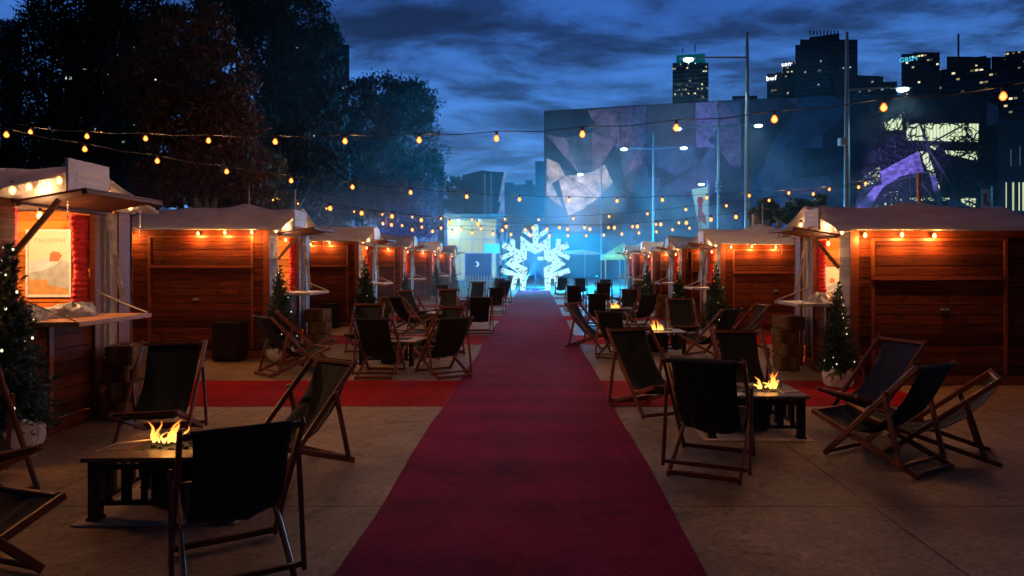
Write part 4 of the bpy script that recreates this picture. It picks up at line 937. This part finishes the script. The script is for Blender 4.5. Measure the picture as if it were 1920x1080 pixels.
PN = [([(1025, 297), (1048, 306), (1061, 328), (1034, 344), (1056, 388), (1040, 380), (1025, 366)], tan), ([(1062, 328), (1086, 329), (1110, 322), (1095, 348)], tan), ([(1061, 329), (1094, 349), (1110, 323), (1134, 308), (1149, 342), (1120, 372), (1095, 391), (1066, 404), (1058, 380), (1048, 338)], tan),
      ([(1101, 206), (1138, 203), (1162, 222), (1163, 275), (1154, 276), (1140, 242), (1110, 224)], mauve), ([(1140, 203), (1213, 198), (1211, 240), (1195, 275), (1165, 275), (1164, 222)], mauve),
      ([(1216, 197), (1302, 193), (1303, 274), (1222, 273), (1213, 242)], mat('brown_cladding', (.07, .045, .045), .7, noise=((1, 1, 1), .4, 1.5))),
      ([(1305, 193), (1345, 190), (1346, 240), (1328, 262), (1305, 240)], lil), ([(1305, 243), (1328, 264), (1345, 277), (1305, 277)], lil), ([(1347, 191), (1362, 196), (1388, 226), (1389, 312), (1372, 312), (1347, 278)], mauve),
      ([(1106, 400), (1149, 343), (1160, 360), (1196, 397), (1178, 404)], slate), ([(1174, 346), (1198, 332), (1238, 333), (1239, 352), (1224, 370), (1184, 362)], mat('grey_cladding', (.10, .10, .13), .7, noise=((1, 1, 1), .5, 1.4))),
      ([(1242, 352), (1304, 316), (1325, 322), (1300, 352), (1262, 372), (1232, 368)], slate), ([(1025, 385), (1058, 408), (1064, 440), (1025, 440)], slate), ([(1066, 408), (1096, 392), (1110, 432), (1070, 440)], slate), ([(1182, 364), (1222, 372), (1196, 394)], facade), ([(1350, 280), (1370, 314), (1388, 316), (1389, 400), (1350, 400)], facade), ([(1400, 187), (1470, 184), (1500, 200), (1420, 300), (1392, 300)], facade), ([(1505, 182), (1560, 180), (1600, 200), (1560, 240), (1500, 270), (1470, 240)], mat('slate_plum_cladding', (.06, .06, .09), .6, noise=((1, 1, 1), .5, 1.4))), ([(1850, 190), (1871, 199), (1872, 232), (1850, 236)], lil)]
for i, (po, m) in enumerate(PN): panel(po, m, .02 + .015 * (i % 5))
rf2 = random.Random(4); tones = [mat('facet_cladding_%s' % n_, c_, .6, noise=((.9, .9, .9), .3, 1.8), bump=.3) for n_, c_ in (('a', (.010, .012, .020)), ('b', (.065, .065, .085)), ('c', (.130, .105, .140)), ('d', (.050, .080, .115)))]
GX, GY = [1024, 1075, 1120, 1162, 1212, 1258, 1304, 1346, 1390, 1440, 1495, 1545, 1600], [207, 262, 318, 375, 440]
gp = {}
for i, gx in enumerate(GX):
    for j, gy in enumerate(GY):
        jx = rf2.uniform(-16, 16) if 0 < i < len(GX) - 1 else 0; jy = rf2.uniform(-18, 18) if 0 < j < len(GY) - 1 else 0
        y_ = (208 - (gx - 1020) * .056 + 3) if j == 0 else gy + jy; gp[i, j] = (gx + jx * (j > 0), y_)
for i in range(len(GX) - 1):
    for j in range(len(GY) - 1):
        a, b, c, d_ = gp[i, j], gp[i + 1, j], gp[i + 1, j + 1], gp[i, j + 1]
        for tri in ((((a, b, c), (a, c, d_)) if rf2.random() < .5 else ((a, b, d_), (b, c, d_)))):
            if rf2.random() < .2: continue
            cx_ = sum(p[0] for p in tri) / 3; cy_ = sum(p[1] for p in tri) / 3
            panel([(cx_ + (p[0] - cx_) * .985, cy_ + (p[1] - cy_) * .985) for p in tri], rf2.choice(tones), .004, 'cladding_panel', .012)
# seams between cladding fields
sm = MB()
for a, b in (((1303, 192), (1305, 440)), ((1162, 205), (1165, 440)), ((1213, 198), (1210, 280)), ((1048, 306), (1061, 330)), ((1136, 308), (1196, 396)), ((1061, 329), (1110, 322)), ((1345, 190), (1347, 440)), ((1094, 348), (1120, 372)), ((1389, 226), (1392, 440)), ((1500, 270), (1420, 420))):
    A, B_ = wp(*a, .25), wp(*b, .25); sm.bar(A, B_, .10, .08)
sm.build('seam', mt['darksteel'], t)
# lit openings behind a tangled screen
litm = bpy.data.materials.new('lit_window'); litm.use_nodes = True; tt = litm.node_tree; b = tt.nodes['Principled BSDF']
g = N(tt, 'ShaderNodeTexCoord'); w_ = N(tt, 'ShaderNodeTexWave'); w_.inputs['Scale'].default_value = .9; w_.inputs['Distortion'].default_value = .3; tt.links.new(g.outputs['Object'], w_.inputs[0])
rr_ = ramp(tt, [(.2, (.50, .66, .34)), (.6, (.85, .95, .60))]); tt.links.new(w_.outputs[0], rr_.inputs[0]); tt.links.new(rr_.outputs[0], b.inputs['Emission Color']); b.inputs['Emission Strength'].default_value = .85
b.inputs['Base Color'].default_value = (.2, .2, .15, 1)
WN = [[(1700, 231), (1835, 232), (1834, 266), (1700, 263)], [(1743, 271), (1760, 271), (1752, 283), (1743, 275)], [(1772, 282), (1832, 285), (1833, 308), (1826, 300), (1775, 290)], [(1658, 230), (1690, 214), (1692, 243), (1660, 245)], [(1613, 345), (1625, 325), (1650, 312), (1652, 340), (1620, 352)], [(1722, 285), (1738, 282), (1762, 350), (1762, 380), (1740, 320)], [(1800, 371), (1830, 372), (1829, 388), (1806, 388)], [(1655, 365), (1680, 355), (1700, 388), (1640, 390)], [(1700, 371), (1780, 371), (1780, 376), (1700, 376)]]
for po in WN: panel(po, litm, .01, 'lit_window', .05)
scr = MB(); rs = random.Random(21)
def inside(px, py): return 1600 < px < 1850 and 205 < py < 395
for i in range(900):
    x, y = rs.uniform(1640, 1840), rs.uniform(212, 392)
    if 1722 < x < 1790 and 232 < y < 262 and rs.random() < .92: continue
    if rs.random() < .35: x, y = rs.uniform(1605, 1700), rs.uniform(310, 392)
    a = rs.uniform(0, 6.28); pts = []
    for k in range(5):
        pts.append(wp(x, y, .42 + .1 * rs.random())); a += rs.uniform(-.7, .7); x += 5.5 * math.cos(a); y += 5.5 * math.sin(a)
    scr.tube(pts, rs.uniform(.035, .085), 4, False)
scr.build('tangled_screen', mat('black_screen', (.012, .012, .018), .6), t)
bb = MB()
for a, b_ in (((1735, 270), (1800, 372)), ((1725, 232), (1742, 275)), ((1742, 270), (1812, 232)), ((1607, 388), (1740, 282)), ((1620, 355), (1740, 322)), ((1712, 326), (1765, 388)), ((1790, 330), (1785, 388))):
    bb.bar(wp(*a, .6), wp(*b_, .6), .22, .18)
bb.build('steel_brace', mt['darksteel'], t)
# purple projector light on the wall, put into these panels and their colour
pur = mat('purple_lit_cladding', (.30, .26, .42), .6, noise=((2.5, 2.5, 2.5), .12, 1.7), bump=.6)
panel([(1650, 322), (1705, 292), (1722, 283), (1732, 322), (1690, 330), (1655, 352)], pur, .7, 'purple_lit_streak'); panel([(1605, 390), (1640, 350), (1660, 345), (1650, 360), (1632, 390)], pur, .7, 'purple_lit_streak'); panel([(1744, 330), (1752, 326), (1765, 368), (1768, 388), (1758, 384)], pur, .66, 'purple_lit_streak'); panel([(1775, 375), (1790, 372), (1820, 388), (1780, 388)], pur, .66, 'purple_lit_streak')
# ------------------------------------------------------------------ other buildings
def win_mat(name, base, lit, cw, chh, frac, es=1.0, seed=0, rows=None):
    base = tuple(c * 1.9 for c in base); m = mat(name, base, .5); t = m.node_tree; b = t.nodes['Principled BSDF']; L = t.links.new
    g = N(t, 'ShaderNodeTexCoord'); sp = N(t, 'ShaderNodeSeparateXYZ'); L(g.outputs['Object'], sp.inputs[0])
    h = M(t, 'ADD', sp.outputs[0], sp.outputs[1])
    fx = M(t, 'DIVIDE', h, cw * .50); fz = M(t, 'DIVIDE', sp.outputs[2], chh * .72)
    cc = N(t, 'ShaderNodeCombineXYZ'); L(M(t, 'FLOOR', fx), cc.inputs[0]); L(M(t, 'FLOOR', fz), cc.inputs[1]); cc.inputs[2].default_value = seed
    wn = N(t, 'ShaderNodeTexWhiteNoise'); L(cc.outputs[0], wn.inputs[0])
    rown = N(t, 'ShaderNodeTexWhiteNoise'); rown.noise_dimensions = '1D'; L(M(t, 'ADD', M(t, 'FLOOR', fz), seed * 7.3), rown.inputs['W'])
    thr = M(t, 'SUBTRACT', 1 - frac * .8, M(t, 'MULTIPLY', M(t, 'GREATER_THAN', rown.outputs[0], .85), .30))
    on = M(t, 'GREATER_THAN', wn.outputs[0], thr)
    ix = M(t, 'FRACT', fx); iz = M(t, 'FRACT', fz)
    msk = M(t, 'MULTIPLY', M(t, 'LESS_THAN', M(t, 'ABSOLUTE', M(t, 'SUBTRACT', ix, .5)), .36), M(t, 'LESS_THAN', M(t, 'ABSOLUTE', M(t, 'SUBTRACT', iz, .5)), .15))
    e = M(t, 'MULTIPLY', M(t, 'MULTIPLY', on, msk), M(t, 'MULTIPLY', M(t, 'POWER', M(t, 'FRACT', M(t, 'MULTIPLY', wn.outputs[0], 57.3)), 1.5), es * 1.1))
    L(e, b.inputs['Emission Strength']); b.inputs['Emission Color'].default_value = (*lit, 1)
    band = N(t, 'ShaderNodeMix'); band.data_type = 'RGBA'; band.inputs[6].default_value = (*base, 1); band.inputs[7].default_value = (base[0] * .35, base[1] * .4, base[2] * .5, 1); L(M(t, 'LESS_THAN', M(t, 'ABSOLUTE', M(t, 'SUBTRACT', iz, .5)), .25), band.inputs[0]); L(band.outputs[2], b.inputs['Base Color'])
    return m
def rel(px, py, cx, d, y=0):
    v = Vector(((px - VX) / F, 1, -(py - HY) / F)); r_ = math.hypot(cx, d); n_ = Vector((cx / r_, d / r_, 0)); k_ = (r_ + y) / v.dot(n_); p = v * k_
    return Vector((p.x * d / r_ - p.y * cx / r_, y, p.z + HC))
def steps(poly):
    o = [poly[0]]
    for a, b in zip(poly, poly[1:]):
        if abs(a[1] - b[1]) > 2.5 and abs(a[0] - b[0]) < 60: o.append((b[0] if b[1] > a[1] else a[0] + .2, a[1] if b[1] > a[1] else b[1]))
        o.append(b)
    return o
def tower(name, poly, d, dep, m, label, cat='tower', extra=None):
    """poly: roofline pixels left to right; body runs down to the ground"""
    a_, b_ = P(*poly[0], d), P(*poly[-1], d); cx = (a_.x + b_.x) / 2
    pts = [rel(px, py, cx, d) for px, py in steps(poly)]
    t = thing(name, label, cat, (cx, d, 0), -math.atan2(cx, d)); prof = [(p.x, p.z) for p in pts] + [(pts[-1].x, 0), (pts[0].x, 0)]
    MB().prism(prof, 0, dep).build('body', m, t)
    if extra: extra(t, cx, d)
    return t
WL = (1.0, .82, .48)
def e1(t, cx, d):
    a, b = rel(1268, 128, cx, d), rel(1322, 98, cx, d)
    mb = MB().box(a.x, b.x, 2, 20, a.z, b.z); mb.build('crown', mat('crown_glass', (.02, .12, .16), .4, emit=(0, .45, .55), es=.12), t)
    MB().tube([rel(1303, 98, cx, d, 8), rel(1303, 84, cx, d, 8)], .35, 5).tube([rel(1280, 98, cx, d, 8), rel(1280, 91, cx, d, 8)], .3, 5).build('antenna', mt['darksteel'], t)
tower('office_tower', [(1261, 124), (1261.5, 118), (1328, 118), (1328.5, 124)], 380, 22, win_mat('round_tower_facade', (.035, .045, .075), WL, 1.5, 3.4, .13, 1.5, 1), 'office tower with glowing teal crown and lit rows behind the tallest street lamp', extra=e1)
def sgn(px, py, txt, size, col, off=-.3):
    def f(t, cx, d):
        p = rel(px, py, cx, d, off); text_mesh('roof_sign', txt, size, emis('roof_sign_glow', col, 2.2), t, p, (R(90), R(0), 0), .1)
    return f
tower('office_tower', [(1438, 146), (1447, 138), (1455, 138)], 360, 25, win_mat('small_tower_facade', (.04, .05, .09), WL, 2, 3.2, .05, 1, 2), 'small low tower with a white roof sign left of the big dark tower', extra=sgn(1446, 147, 'bwf', 3.6, (1, .95, .85)))
tower('office_tower', [(1455, 135), (1467, 135)], 372, 20, win_mat('slim_tower_facade', (.05, .06, .13), WL, 2, 3.2, .02, 1, 12), 'narrow lilac grey tower between the two signed towers')
tower('office_tower', [(1467, 122), (1478, 116), (1491, 116)], 365, 25, win_mat('slab_tower_facade', (.015, .022, .04), WL, 2, 3.2, .01, 1, 3), 'slim black tower with a white roof sign beside the big dark tower', extra=sgn(1474, 120, 'usn', 3.6, (.9, .92, 1)))
def e4(t, cx, d):
    mb = MB()
    for px0, px1, py0, py1 in ((1517, 1574, 59, 74), (1505, 1517, 72, 80)):
        a, b = rel(px0, py1, cx, d), rel(px1, py0, cx, d); mb.box(a.x, b.x, 3, 20, a.z - 2, b.z)
    for i in range(9): p = rel(1519 + i * 6.5, 57, cx, d, 3); mb.box(p.x - .3, p.x + .3, 3, 4, p.z - 2, p.z)
    mb.build('roof_plant', mt['darksteel'], t)
    a, b = rel(1558, 160, cx, d), rel(1571, 92, cx, d); MB().box(a.x, b.x, -1.2, -.01, a.z - 6, b.z).build('core_strip', mat('core_black', (.008, .008, .016), .5), t)
tower('office_tower', [(1491, 92), (1500, 84), (1514, 74), (1590, 74), (1608, 80)], 340, 30, win_mat('dark_tower_facade', (.030, .045, .085), (.6, .8, 1), 2.1, 3.3, .012, .6, 4), 'largest dark blue tower with stepped roof right of centre', extra=e4)
tower('office_building', [(1608, 141), (1655, 143), (1656, 153), (1682, 153)], 350, 30, win_mat('low_block_facade', (.03, .045, .09), (.7, .8, 1), 3, 3.2, .02, .8, 5), 'low stepped blue block right of the largest tower', 'building')
def e6(t, cx, d): text_mesh('roof_sign', 'GBSM', 3.2, emis('cyan_sign_glow', (.08, .6, .9), 1.1), t, rel(1703, 111.5, cx, d, -.3), (R(90), 0, 0), .1)
tower('office_tower', [(1690, 106), (1712, 101), (1755, 98), (1762, 104)], 330, 25, win_mat('sign_tower_facade', (.035, .03, .05), WL, 2.6, 3.6, .12, 1.4, 6), 'square tower with a cyan lit roof sign above the right street lamp', extra=e6)
def e7(t, cx, d):
    MB().tube([rel(1797, 112, cx, d, 6), rel(1797, 64, cx, d, 6)], .45, 5).build('antenna', mt['darksteel'], t)
    a, b = rel(1813, 112, cx, d), rel(1850, 101, cx, d); MB().box(a.x, b.x, 3, 14, a.z - 3, b.z).build('roof_plant', mt['darksteel'], t)
tower('office_building', [(1775, 112), (1815, 106), (1858, 108)], 320, 25, win_mat('brown_block_facade', (.05, .035, .05), WL, 2.4, 3.4, .06, .7, 7), 'brownish block with a tall mast on its roof at the far right', 'building', extra=e7)
tower('office_building', [(1859, 110), (1885, 106), (1886, 97), (1990, 92)], 312, 25, win_mat('right_block_facade', (.02, .025, .05), WL, 2.2, 3.4, .14, 1.6, 8), 'dark block with rows of lit windows cut by the right picture edge', 'building')
tower('office_building', [(1762, 150), (1775, 130), (2000, 128)], 290, 18, win_mat('base_block_facade', (.018, .028, .065), WL, 3.5, 4.0, .15, 1.3, 15), 'wide dark block with a lit window row in front of the brownish block', 'building')
tower('plant_room', [(1373, 182), (1373.5, 180), (1419.5, 179), (1420, 182)], 130, 8, mt['darksteel'], 'low dark plant room peeping over the angular building roof', 'building')
def slots(t, cx, d):
    for i, (px, w, y0, y1) in enumerate(((1886, 1.5, 342, 395), (1898, 3.5, 342, 395), (1910, 2, 342, 395), (1917, 3, 342, 395), (1895, 1, 280, 312), (1912, 1, 275, 310))):
        a, b = rel(px, y1, cx, d), rel(px + w, y0, cx, d); MB().box(a.x, b.x, -.1, -.02, a.z, b.z).build('lit_window', litm if i < 4 else mat('dim_slot', (.05, .06, .1), .5, emit=(.3, .4, .6), es=.25), t)
tower('slatted_building', [(1872, 232), (1905, 225), (2100, 205)], 62, 12, mat('slat_black', (.008, .010, .022), .5), 'black slatted building with upright lit slots at the right picture edge', 'building', extra=slots)
# leaning dark block and low roofs behind the kiosk
def ex(t, cx, d):
    p = [rel(945, 322, cx, d, -.4), rel(951, 322, cx, d, -.4), rel(939, 379, cx, d, -.4), rel(934, 379, cx, d, -.4)]
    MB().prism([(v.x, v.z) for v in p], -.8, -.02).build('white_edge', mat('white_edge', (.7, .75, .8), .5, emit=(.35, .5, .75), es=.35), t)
    for px in (909, 921): MB().bar(rel(px, 326, cx, d, -.15), rel(px, 400, cx, d, -.15), .3, .3).build('seam', mt['steel'], t)
    a, b = rel(910, 400, cx, d), rel(920, 367, cx, d); MB().box(a.x, b.x, -.3, -.05, a.z, b.z).build('window', mat('dull_window', (.10, .14, .2), .4), t)
    p = [rel(px, py, cx, d) for px, py in ((868, 402), (868, 329), (904, 319), (950, 322), (938, 385), (930, 402))]
t = thing('leaning_building', 'black leaning block with a bright slanted edge behind the kiosk', 'building', (P(909, 0, 115).x, 115, 0), -math.atan2(P(909, 0, 115).x, 115))
poly = [P(px, py, 115) for px, py in ((867, 329), (904, 319), (920, 321), (950, 323), (938, 385), (926, 400), (926, 490), (867, 490))]; cx = P(909, 0, 115).x
MB().prism([(p.x - cx, max(p.z, 0)) for p in poly], 0, 14).build('body', mat('black_block', (.010, .016, .032), .5), t); ex(t, cx, 115)
tower('low_building', [(946, 352), (962, 342), (963, 346), (985, 345), (998, 338), (999, 346), (1030, 348)], 105, 14, mat('blue_low_block', (.05, .07, .13), .6, noise=((.3, .3, .3), .6, 1.3)), 'low jagged roofed building left of the angular one', 'building')
tower('stair_block', [(1003, 318), (1021, 302), (1030, 302)], 84, 10, mat('blue_side_block', (.055, .075, .14), .6, noise=((.3, .3, .3), .6, 1.3)), 'slant topped block at the left end of the angular building', 'building')
tower('office_tower', [(0, 38), (42, 40)], 220, 20, win_mat('left_tower_facade', (.03, .07, .16), (.6, .75, 1), 2.4, 7, .02, .7, 9), 'pale banded tower in the top left picture corner')
tower('office_building', [(120, 40), (300, 40)], 180, 20, win_mat('behind_trees_facade', (.010, .014, .022), (.75, 1, .85), 2.2, 3.6, .26, 2.0, 10), 'dark building with lit windows glimpsed through the left trees', 'building')
tower('office_tower', [(500, 92), (560, 84), (652, 84), (655, 92)], 200, 20, win_mat('mid_tower_facade', (.03, .05, .09), (.5, .7, 1), 2.4, 3.6, .12, .8, 11), 'blue glass tower half hidden by the left trees')
tower('slim_tower', [(820, 312), (833, 312)], 150, 5, mat('slim_pale', (.25, .38, .45), .5, noise=((2, 2, 2), .6, 1.2)), 'thin pale tower beyond the round left tree')
# ------------------------------------------------------------------ trees
def leaf_mesh(blobs, n, size, seed, shell=.55):
    rg = np.random.default_rng(seed); B = np.array(blobs, float); vol = B[:, 3] * B[:, 4] * B[:, 5]; pick = rg.choice(len(B), n, p=(vol ** .8) / (vol ** .8).sum())
    # clumps: leaves gather around random twig ends inside each blob
    nc = max(20, n // 45); cp = rg.choice(len(B), nc, p=(vol ** .8) / (vol ** .8).sum())
    d = rg.normal(size=(nc, 3)); d /= np.linalg.norm(d, axis=1)[:, None]; r = shell + (1 - shell) * rg.random(nc) ** .6
    cc = B[cp, :3] + d * r[:, None] * B[cp, 3:6]; w = rg.integers(0, nc, n); spread = B[cp, 3:6].mean(1)[w] * .17
    c = cc[w] + rg.normal(size=(n, 3)) * spread[:, None] * np.array([1, 1, .75]); c[:, 2] -= np.abs(rg.normal(size=n)) * spread * .5
    a = rg.normal(size=(n, 3)); a[:, 2] -= .6; a /= np.linalg.norm(a, axis=1)[:, None]; b = np.cross(a, rg.normal(size=(n, 3))); b /= np.linalg.norm(b, axis=1)[:, None]
    s = size * rg.uniform(.6, 1.4, n)[:, None]
    V = np.stack([c - a * s, c + b * s * .32, c + a * s, c - b * s * .32], 1).reshape(-1, 3)
    me = bpy.data.meshes.new('crown'); me.vertices.add(4 * n); me.vertices.foreach_set('co', V.ravel()); me.loops.add(4 * n); me.polygons.add(n)
    me.loops.foreach_set('vertex_index', np.arange(4 * n, dtype=np.int32)); me.polygons.foreach_set('loop_start', np.arange(0, 4 * n, 4, dtype=np.int32)); me.polygons.foreach_set('loop_total', np.full(n, 4, dtype=np.int32))
    me.update(); me.validate(); return me
def leafm(name, c, hi=1.8): return mat(name, c, .6, noise=((.35, .35, .35), .35, hi))
def tree(name, px, d, blobs_px, n, size, m, label, seed, limbs=True, group=None, gy=None):
    base = P(px, 0, d); t = thing(name, label, 'tree', (base.x, d, 0), 0, group); rr = random.Random(seed); bl = []
    for (bx, by, br, bz) in blobs_px:
        c = P(bx, by, d); rx = br / F * d; rz_ = bz / F * d; bl.append((c.x - base.x, rr.uniform(-.4, .4) * rx, c.z, rx, rx * .8, rz_))
    me = leaf_mesh(bl, n, size, seed); me.materials.append(m); o = bpy.data.objects.new('crown', me); C.objects.link(o); o.parent = t
    tr = MB(); h0 = min(b[2] for b in bl) * .5 + 1
    tr.tube([(0, 0, 0), (.1, 0, h0 * .5), (rr.uniform(-.2, .2), 0, h0)], [.32, .24, .2], 9)
    for b in bl:
        e = Vector(b[:3]); st = Vector((rr.uniform(-.1, .1), 0, h0 * rr.uniform(.6, 1))); mid = st.lerp(e, .5) + Vector((rr.uniform(-.5, .5), rr.uniform(-.3, .3), rr.uniform(0, .6)))
        tr.tube([st, mid, e], [.15, .10, .04], 6)
        for k in range(3):
            e2 = e + Vector((rr.uniform(-1, 1) * b[3], rr.uniform(-1, 1) * b[4], rr.uniform(-.3, 1) * b[5])) * .8; tr.tube([mid.lerp(e, .5), (mid + e2) / 2 + Vector((0, 0, .2)), e2], [.07, .05, .02], 5)
    tr.build('trunk', mt['bark'], t, True)
    return t
gd = leafm('gum_leaves', (.014, .020, .014)); gr = leafm('russet_leaves', (.15, .055, .020)); gb_ = leafm('blue_green_leaves', (.018, .028, .026)); go = leafm('olive_leaves', (.17, .125, .045))
TG = 'big trees behind the left huts'
tree('gum_tree', 120, 34, [(60, 110, 60, 70), (120, 30, 80, 80), (200, 80, 90, 90), (90, 210, 80, 70), (180, 230, 90, 80), (40, 320, 70, 60), (240, 20, 70, 60), (250, 330, 80, 60), (130, 330, 80, 70)], 42000, .15, gd, 'huge black gum tree filling the top left of the picture', 1, group=TG)
tree('russet_tree', 385, 26, [(330, 60, 60, 60), (400, 140, 60, 70), (360, 230, 70, 70), (430, 230, 55, 70), (330, 330, 80, 55), (440, 330, 50, 70), (280, 160, 60, 60), (400, 50, 40, 50)], 40000, .12, gr, 'reddish brown leaved tree behind the bumpy roofed hut', 2, group=TG)
tree('gum_tree', 540, 38, [(560, 30, 60, 55), (500, 60, 60, 60), (600, 110, 45, 50), (540, 150, 65, 50), (480, 180, 60, 60), (590, 210, 60, 60), (620, 70, 25, 30), (520, 290, 60, 60), (600, 320, 60, 60), (450, 20, 60, 50)], 36000, .16, gb_, 'tall ragged gum tree against the sky left of centre', 3, group=TG)
tree('round_tree', 745, 50, [(720, 180, 50, 42), (770, 200, 48, 45), (690, 240, 55, 55), (780, 270, 52, 55), (650, 300, 55, 55), (720, 310, 65, 55), (790, 320, 40, 45), (660, 180, 30, 35), (690, 370, 70, 40), (625, 370, 60, 45), (760, 370, 60, 45)], 44000, .17, gb_, 'rounded dark tree left of the gap of open sky', 4, group=TG)
tree('olive_tree', 470, 30, [(450, 300, 40, 50), (500, 330, 30, 60), (400, 350, 60, 40), (480, 375, 60, 30)], 12000, .12, go, 'olive leaved tree low behind the second left hut', 5, group=TG)
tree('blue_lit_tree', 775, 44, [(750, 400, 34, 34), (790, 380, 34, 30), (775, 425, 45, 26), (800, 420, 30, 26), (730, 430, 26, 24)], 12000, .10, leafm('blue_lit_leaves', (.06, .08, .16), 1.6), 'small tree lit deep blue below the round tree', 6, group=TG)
tree('dark_tree', 855, 100, [(855, 350, 18, 18), (845, 372, 16, 20), (862, 385, 18, 22), (835, 345, 10, 8)], 5000, .28, gd, 'small dark tree in front of the leaning block', 7)
for px, d, bl, sd_, lab in ((1436, 24, [(1432, 392, 22, 18), (1450, 400, 20, 16), (1420, 405, 16, 14)], 8, 'small leafy tree behind the cream roofed hut left of the purple beam'), (1492, 25, [(1495, 385, 22, 16), (1480, 402, 22, 14), (1510, 400, 18, 14), (1540, 375, 14, 10)], 9, 'small leafy tree behind the rightmost hut under the purple beam')):
    tree('small_tree', px, d, bl, 4500, .08, leafm('small_tree_leaves', (.06, .11, .06)), lab, sd_)
tree('dark_tree', 945, 58, [(948, 424, 12, 9), (958, 430, 9, 8), (940, 436, 9, 8)], 1500, .12, gd, 'small purple dark bush between the kiosk and the snowflake', 10)
# ------------------------------------------------------------------ coloured floods and smoke
lamp('blue_flood', 'SPOT', P(745, 470, 40), 900, (.03, .10, 1), .2, None, spot_size=R(90), spot_blend=.6, aim=P(770, 400, 44))
def flood(label, loc, aim, e, col, size=20, blend=.4):
    t = thing('floodlight', label, 'floodlight', loc, 0, 'small coloured floodlights'); a = (Vector(aim) - Vector(loc))
    qd = a.to_track_quat('-Z', 'Y'); o = MB().tube([(0, 0, .22), (0, 0, .04), (0, 0, .0)], [.09, .12, .13], 10).build('housing', mt['blackmetal'], t); o.rotation_mode = 'QUATERNION'; o.rotation_quaternion = qd
    g = MB().tube([(0, 0, -.004), (0, 0, -.012)], [.10, .10], 10).build('lens', emis('lens_glow', col, 6), t); g.rotation_mode = 'QUATERNION'; g.rotation_quaternion = qd
    s = lamp('beam', 'SPOT', (0, 0, 0), e, col, .05, t, spot_size=R(size), spot_blend=blend); s.rotation_euler = qd.to_euler(); s.location = qd @ Vector((0, 0, -.02))
    MB().tube([(0, 0, -.05), (0, 0, -loc[2])], .03, 6).build('stand', mt['darksteel'], t)
flood('left twin purple floodlight above the right hut roofs', P(1187, 443, 46), P(1130, 400, 47), 14000, (.45, .40, 1), 9)
flood('right twin purple floodlight above the right hut roofs', P(1194, 443, 46), P(1220, 385, 47), 14000, (.45, .40, 1), 8)
flood('purple floodlight beaming up past the cream roofed hut', P(1420, 410, 34), P(1600, 320, 52), 26000, (.40, .32, 1), 10)
flood('purple floodlight aimed at the angular wall behind the rightmost hut', P(1600, 400, 60), P(1690, 320, 74), 20000, (.40, .30, 1), 26)
flood('added warm floodlight washing the tan stone panels', P(1075, 440, 68), P(1085, 350, 78), 9000, (1, .80, .58), 60)  # lamp added to brighten the tan panels
flood('added lilac floodlight washing the upper wall panels', P(1330, 430, 66), P(1290, 240, 75), 9000, (.50, .42, 1), 70)  # lamp added to lift the upper wall out of the dark
flood('added cyan floodlight behind the snowflake', P(985, 520, 46), P(1060, 440, 55), 8000, (.02, .25, 1), 95, .8)  # this and the next: lamps added to turn haze and ground cyan
flood('second added cyan floodlight right of the snowflake', P(1120, 520, 44), P(1150, 450, 55), 7000, (.02, .30, .95), 95, .8)
lamp('cyan_wash', 'POINT', P(1110, 470, 47), 8000, (.0, .46, 1), .8)  # unseen point lamps, added to tint the haze cyan
lamp('cyan_wash', 'POINT', P(1045, 455, 46), 4500, (.0, .38, 1), .8)
def volume(name, x0, x1, y0, y1, z0, z1, dens, aniso=.3):
    m = bpy.data.materials.new(name); m.use_nodes = True; t = m.node_tree; t.nodes.clear(); o = N(t, 'ShaderNodeOutputMaterial'); v = N(t, 'ShaderNodeVolumePrincipled')
    v.inputs['Color'].default_value = (.85, .9, 1, 1); v.inputs['Density'].default_value = dens; v.inputs['Anisotropy'].default_value = aniso; t.links.new(v.outputs[0], o.inputs[1])
    b = MB().box(x0, x1, y0, y1, z0, z1).build(name, m); b['kind'] = 'stuff'; return b
sm = volume('smoke', -16, 40, 20, 71, .02, 17, .0062)
tt = sm.data.materials[0].node_tree; g = N(tt, 'ShaderNodeTexCoord'); mp = N(tt, 'ShaderNodeMapping'); mp.inputs['Scale'].default_value = (.10, .06, .20); nn = N(tt, 'ShaderNodeTexNoise'); nn.inputs['Scale'].default_value = 1; nn.inputs['Detail'].default_value = 3; nn.inputs['Distortion'].default_value = 1.2
tt.links.new(g.outputs['Object'], mp.inputs[0]); tt.links.new(mp.outputs[0], nn.inputs[0]); rr_ = ramp(tt, [(.43, (.0004,) * 3), (.66, (.030,) * 3)]); tt.links.new(nn.outputs[0], rr_.inputs[0])
sz = N(tt, 'ShaderNodeSeparateXYZ'); tt.links.new(g.outputs['Object'], sz.inputs[0]); fz = M(tt, 'POWER', M(tt, 'SUBTRACT', 1.0, M(tt, 'DIVIDE', sz.outputs[2], 17.0), True), 2.0)
vn = [q_ for q_ in tt.nodes if q_.type == 'PRINCIPLED_VOLUME'][0]; tt.links.new(M(tt, 'MULTIPLY', rr_.outputs[0], fz), vn.inputs['Density'])
scene.cycles.volume_max_steps = 48; scene.cycles.volume_step_rate = 1.0
flood('added deep blue floodlight washing haze before the angular wall', P(1480, 440, 50), P(1420, 300, 62), 6500, (.07, .14, 1), 95, .9)  # lamp added to turn the haze by the wall blue
print('objects', len(C.objects))
